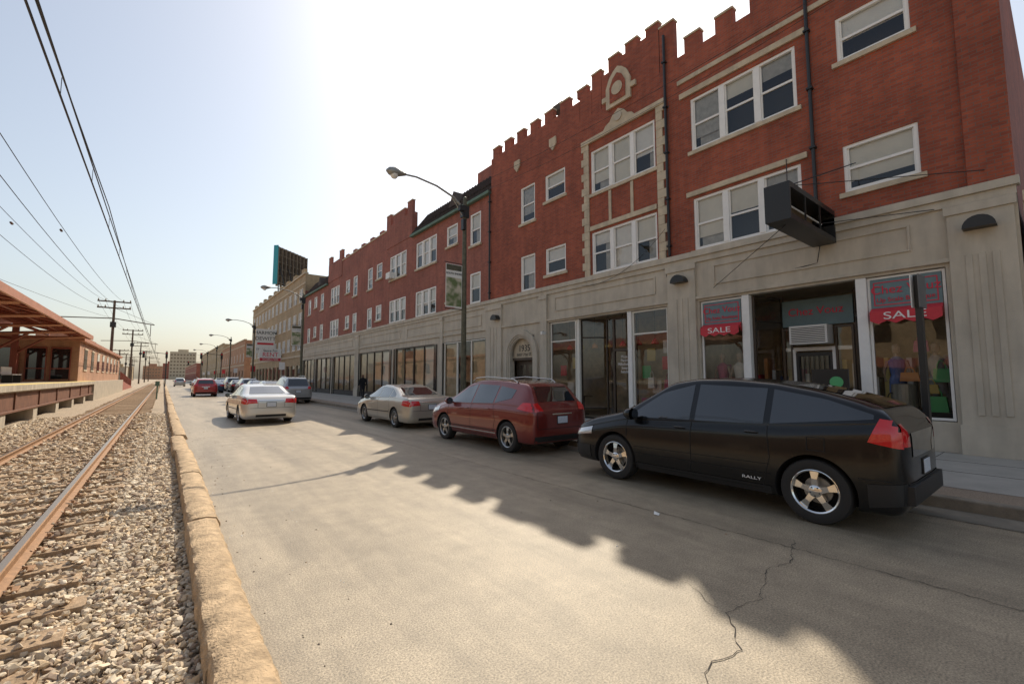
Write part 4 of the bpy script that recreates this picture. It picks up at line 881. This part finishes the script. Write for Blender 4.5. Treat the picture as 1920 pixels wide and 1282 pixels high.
cr=nt.nodes.new('ShaderNodeValToRGB');cr.color_ramp.interpolation='CONSTANT';mp=nt.nodes.new('ShaderNodeMath');mp.operation='DIVIDE';mp.inputs[1].default_value=2;nt.links.new(s_.outputs[2],mp.inputs[0]);nt.links.new(mp.outputs[0],cr.inputs[0])
e=cr.color_ramp.elements;e[0].color=(.02,.02,.025,1);e[1].position=.46;e[1].color=(.012,.012,.014,1);q=e.new(.775);q.color=(.16,.09,.06,1);q=e.new(.86);q.color=(.01,.008,.006,1)
nt.links.new(cr.outputs[0],b.inputs['Base Color']);b.inputs['Roughness'].default_value=.9;me.materials.append(mc)
hm=MB();
for s in (-1,1):
    for i in range(5): hm.tube([(s*.25+(i-2)*.014,-.1,.95),(s*.25+(i-2)*.015,-.12,.90),(s*.25+(i-2)*.013,-.115,.865+abs(i-2)*.008)],.008,'skin',5)
hm.obj('hands',pg)
# ---------------------------------------------------------------- light, sky, camera
AZM,EL=R(45.5),R(45.3)
wd=bpy.data.worlds.new('World');S.world=wd;wd.use_nodes=True;nt=wd.node_tree
sky=nt.nodes.new('ShaderNodeTexSky');sky.sky_type='NISHITA';sky.sun_disc=False;sky.sun_elevation=EL;sky.sun_rotation=AZM;sky.dust_density=2.2;sky.air_density=1.3;sky.ozone_density=1.0
hs=nt.nodes.new('ShaderNodeHueSaturation');hs.inputs['Saturation'].default_value=.66
nt.links.new(sky.outputs[0],hs.inputs['Color']);nt.links.new(hs.outputs[0],nt.nodes['Background'].inputs[0]);nt.nodes['Background'].inputs[1].default_value=.145
sl=bpy.data.lights.new('sun','SUN');sl.energy=5;sl.angle=R(.5);sl.color=(1,.90,.74);so=bpy.data.objects.new('sun',sl);link(so)
d=Vector((math.sin(AZM)*math.cos(EL),math.cos(AZM)*math.cos(EL),math.sin(EL)));so.rotation_euler=(-d).to_track_quat('-Z','Y').to_euler()
cd=bpy.data.cameras.new('camera');cd.sensor_width=36;cd.lens=15.5625;cd.clip_end=5000;cd.clip_start=.05
cam=bpy.data.objects.new('camera',cd);link(cam);cam.location=(0,0,1.7);cam.rotation_euler=(R(90+4.61),0,R(-38.15));S.camera=cam
S.view_settings.view_transform='Standard';S.view_settings.look='None';S.view_settings.exposure=0
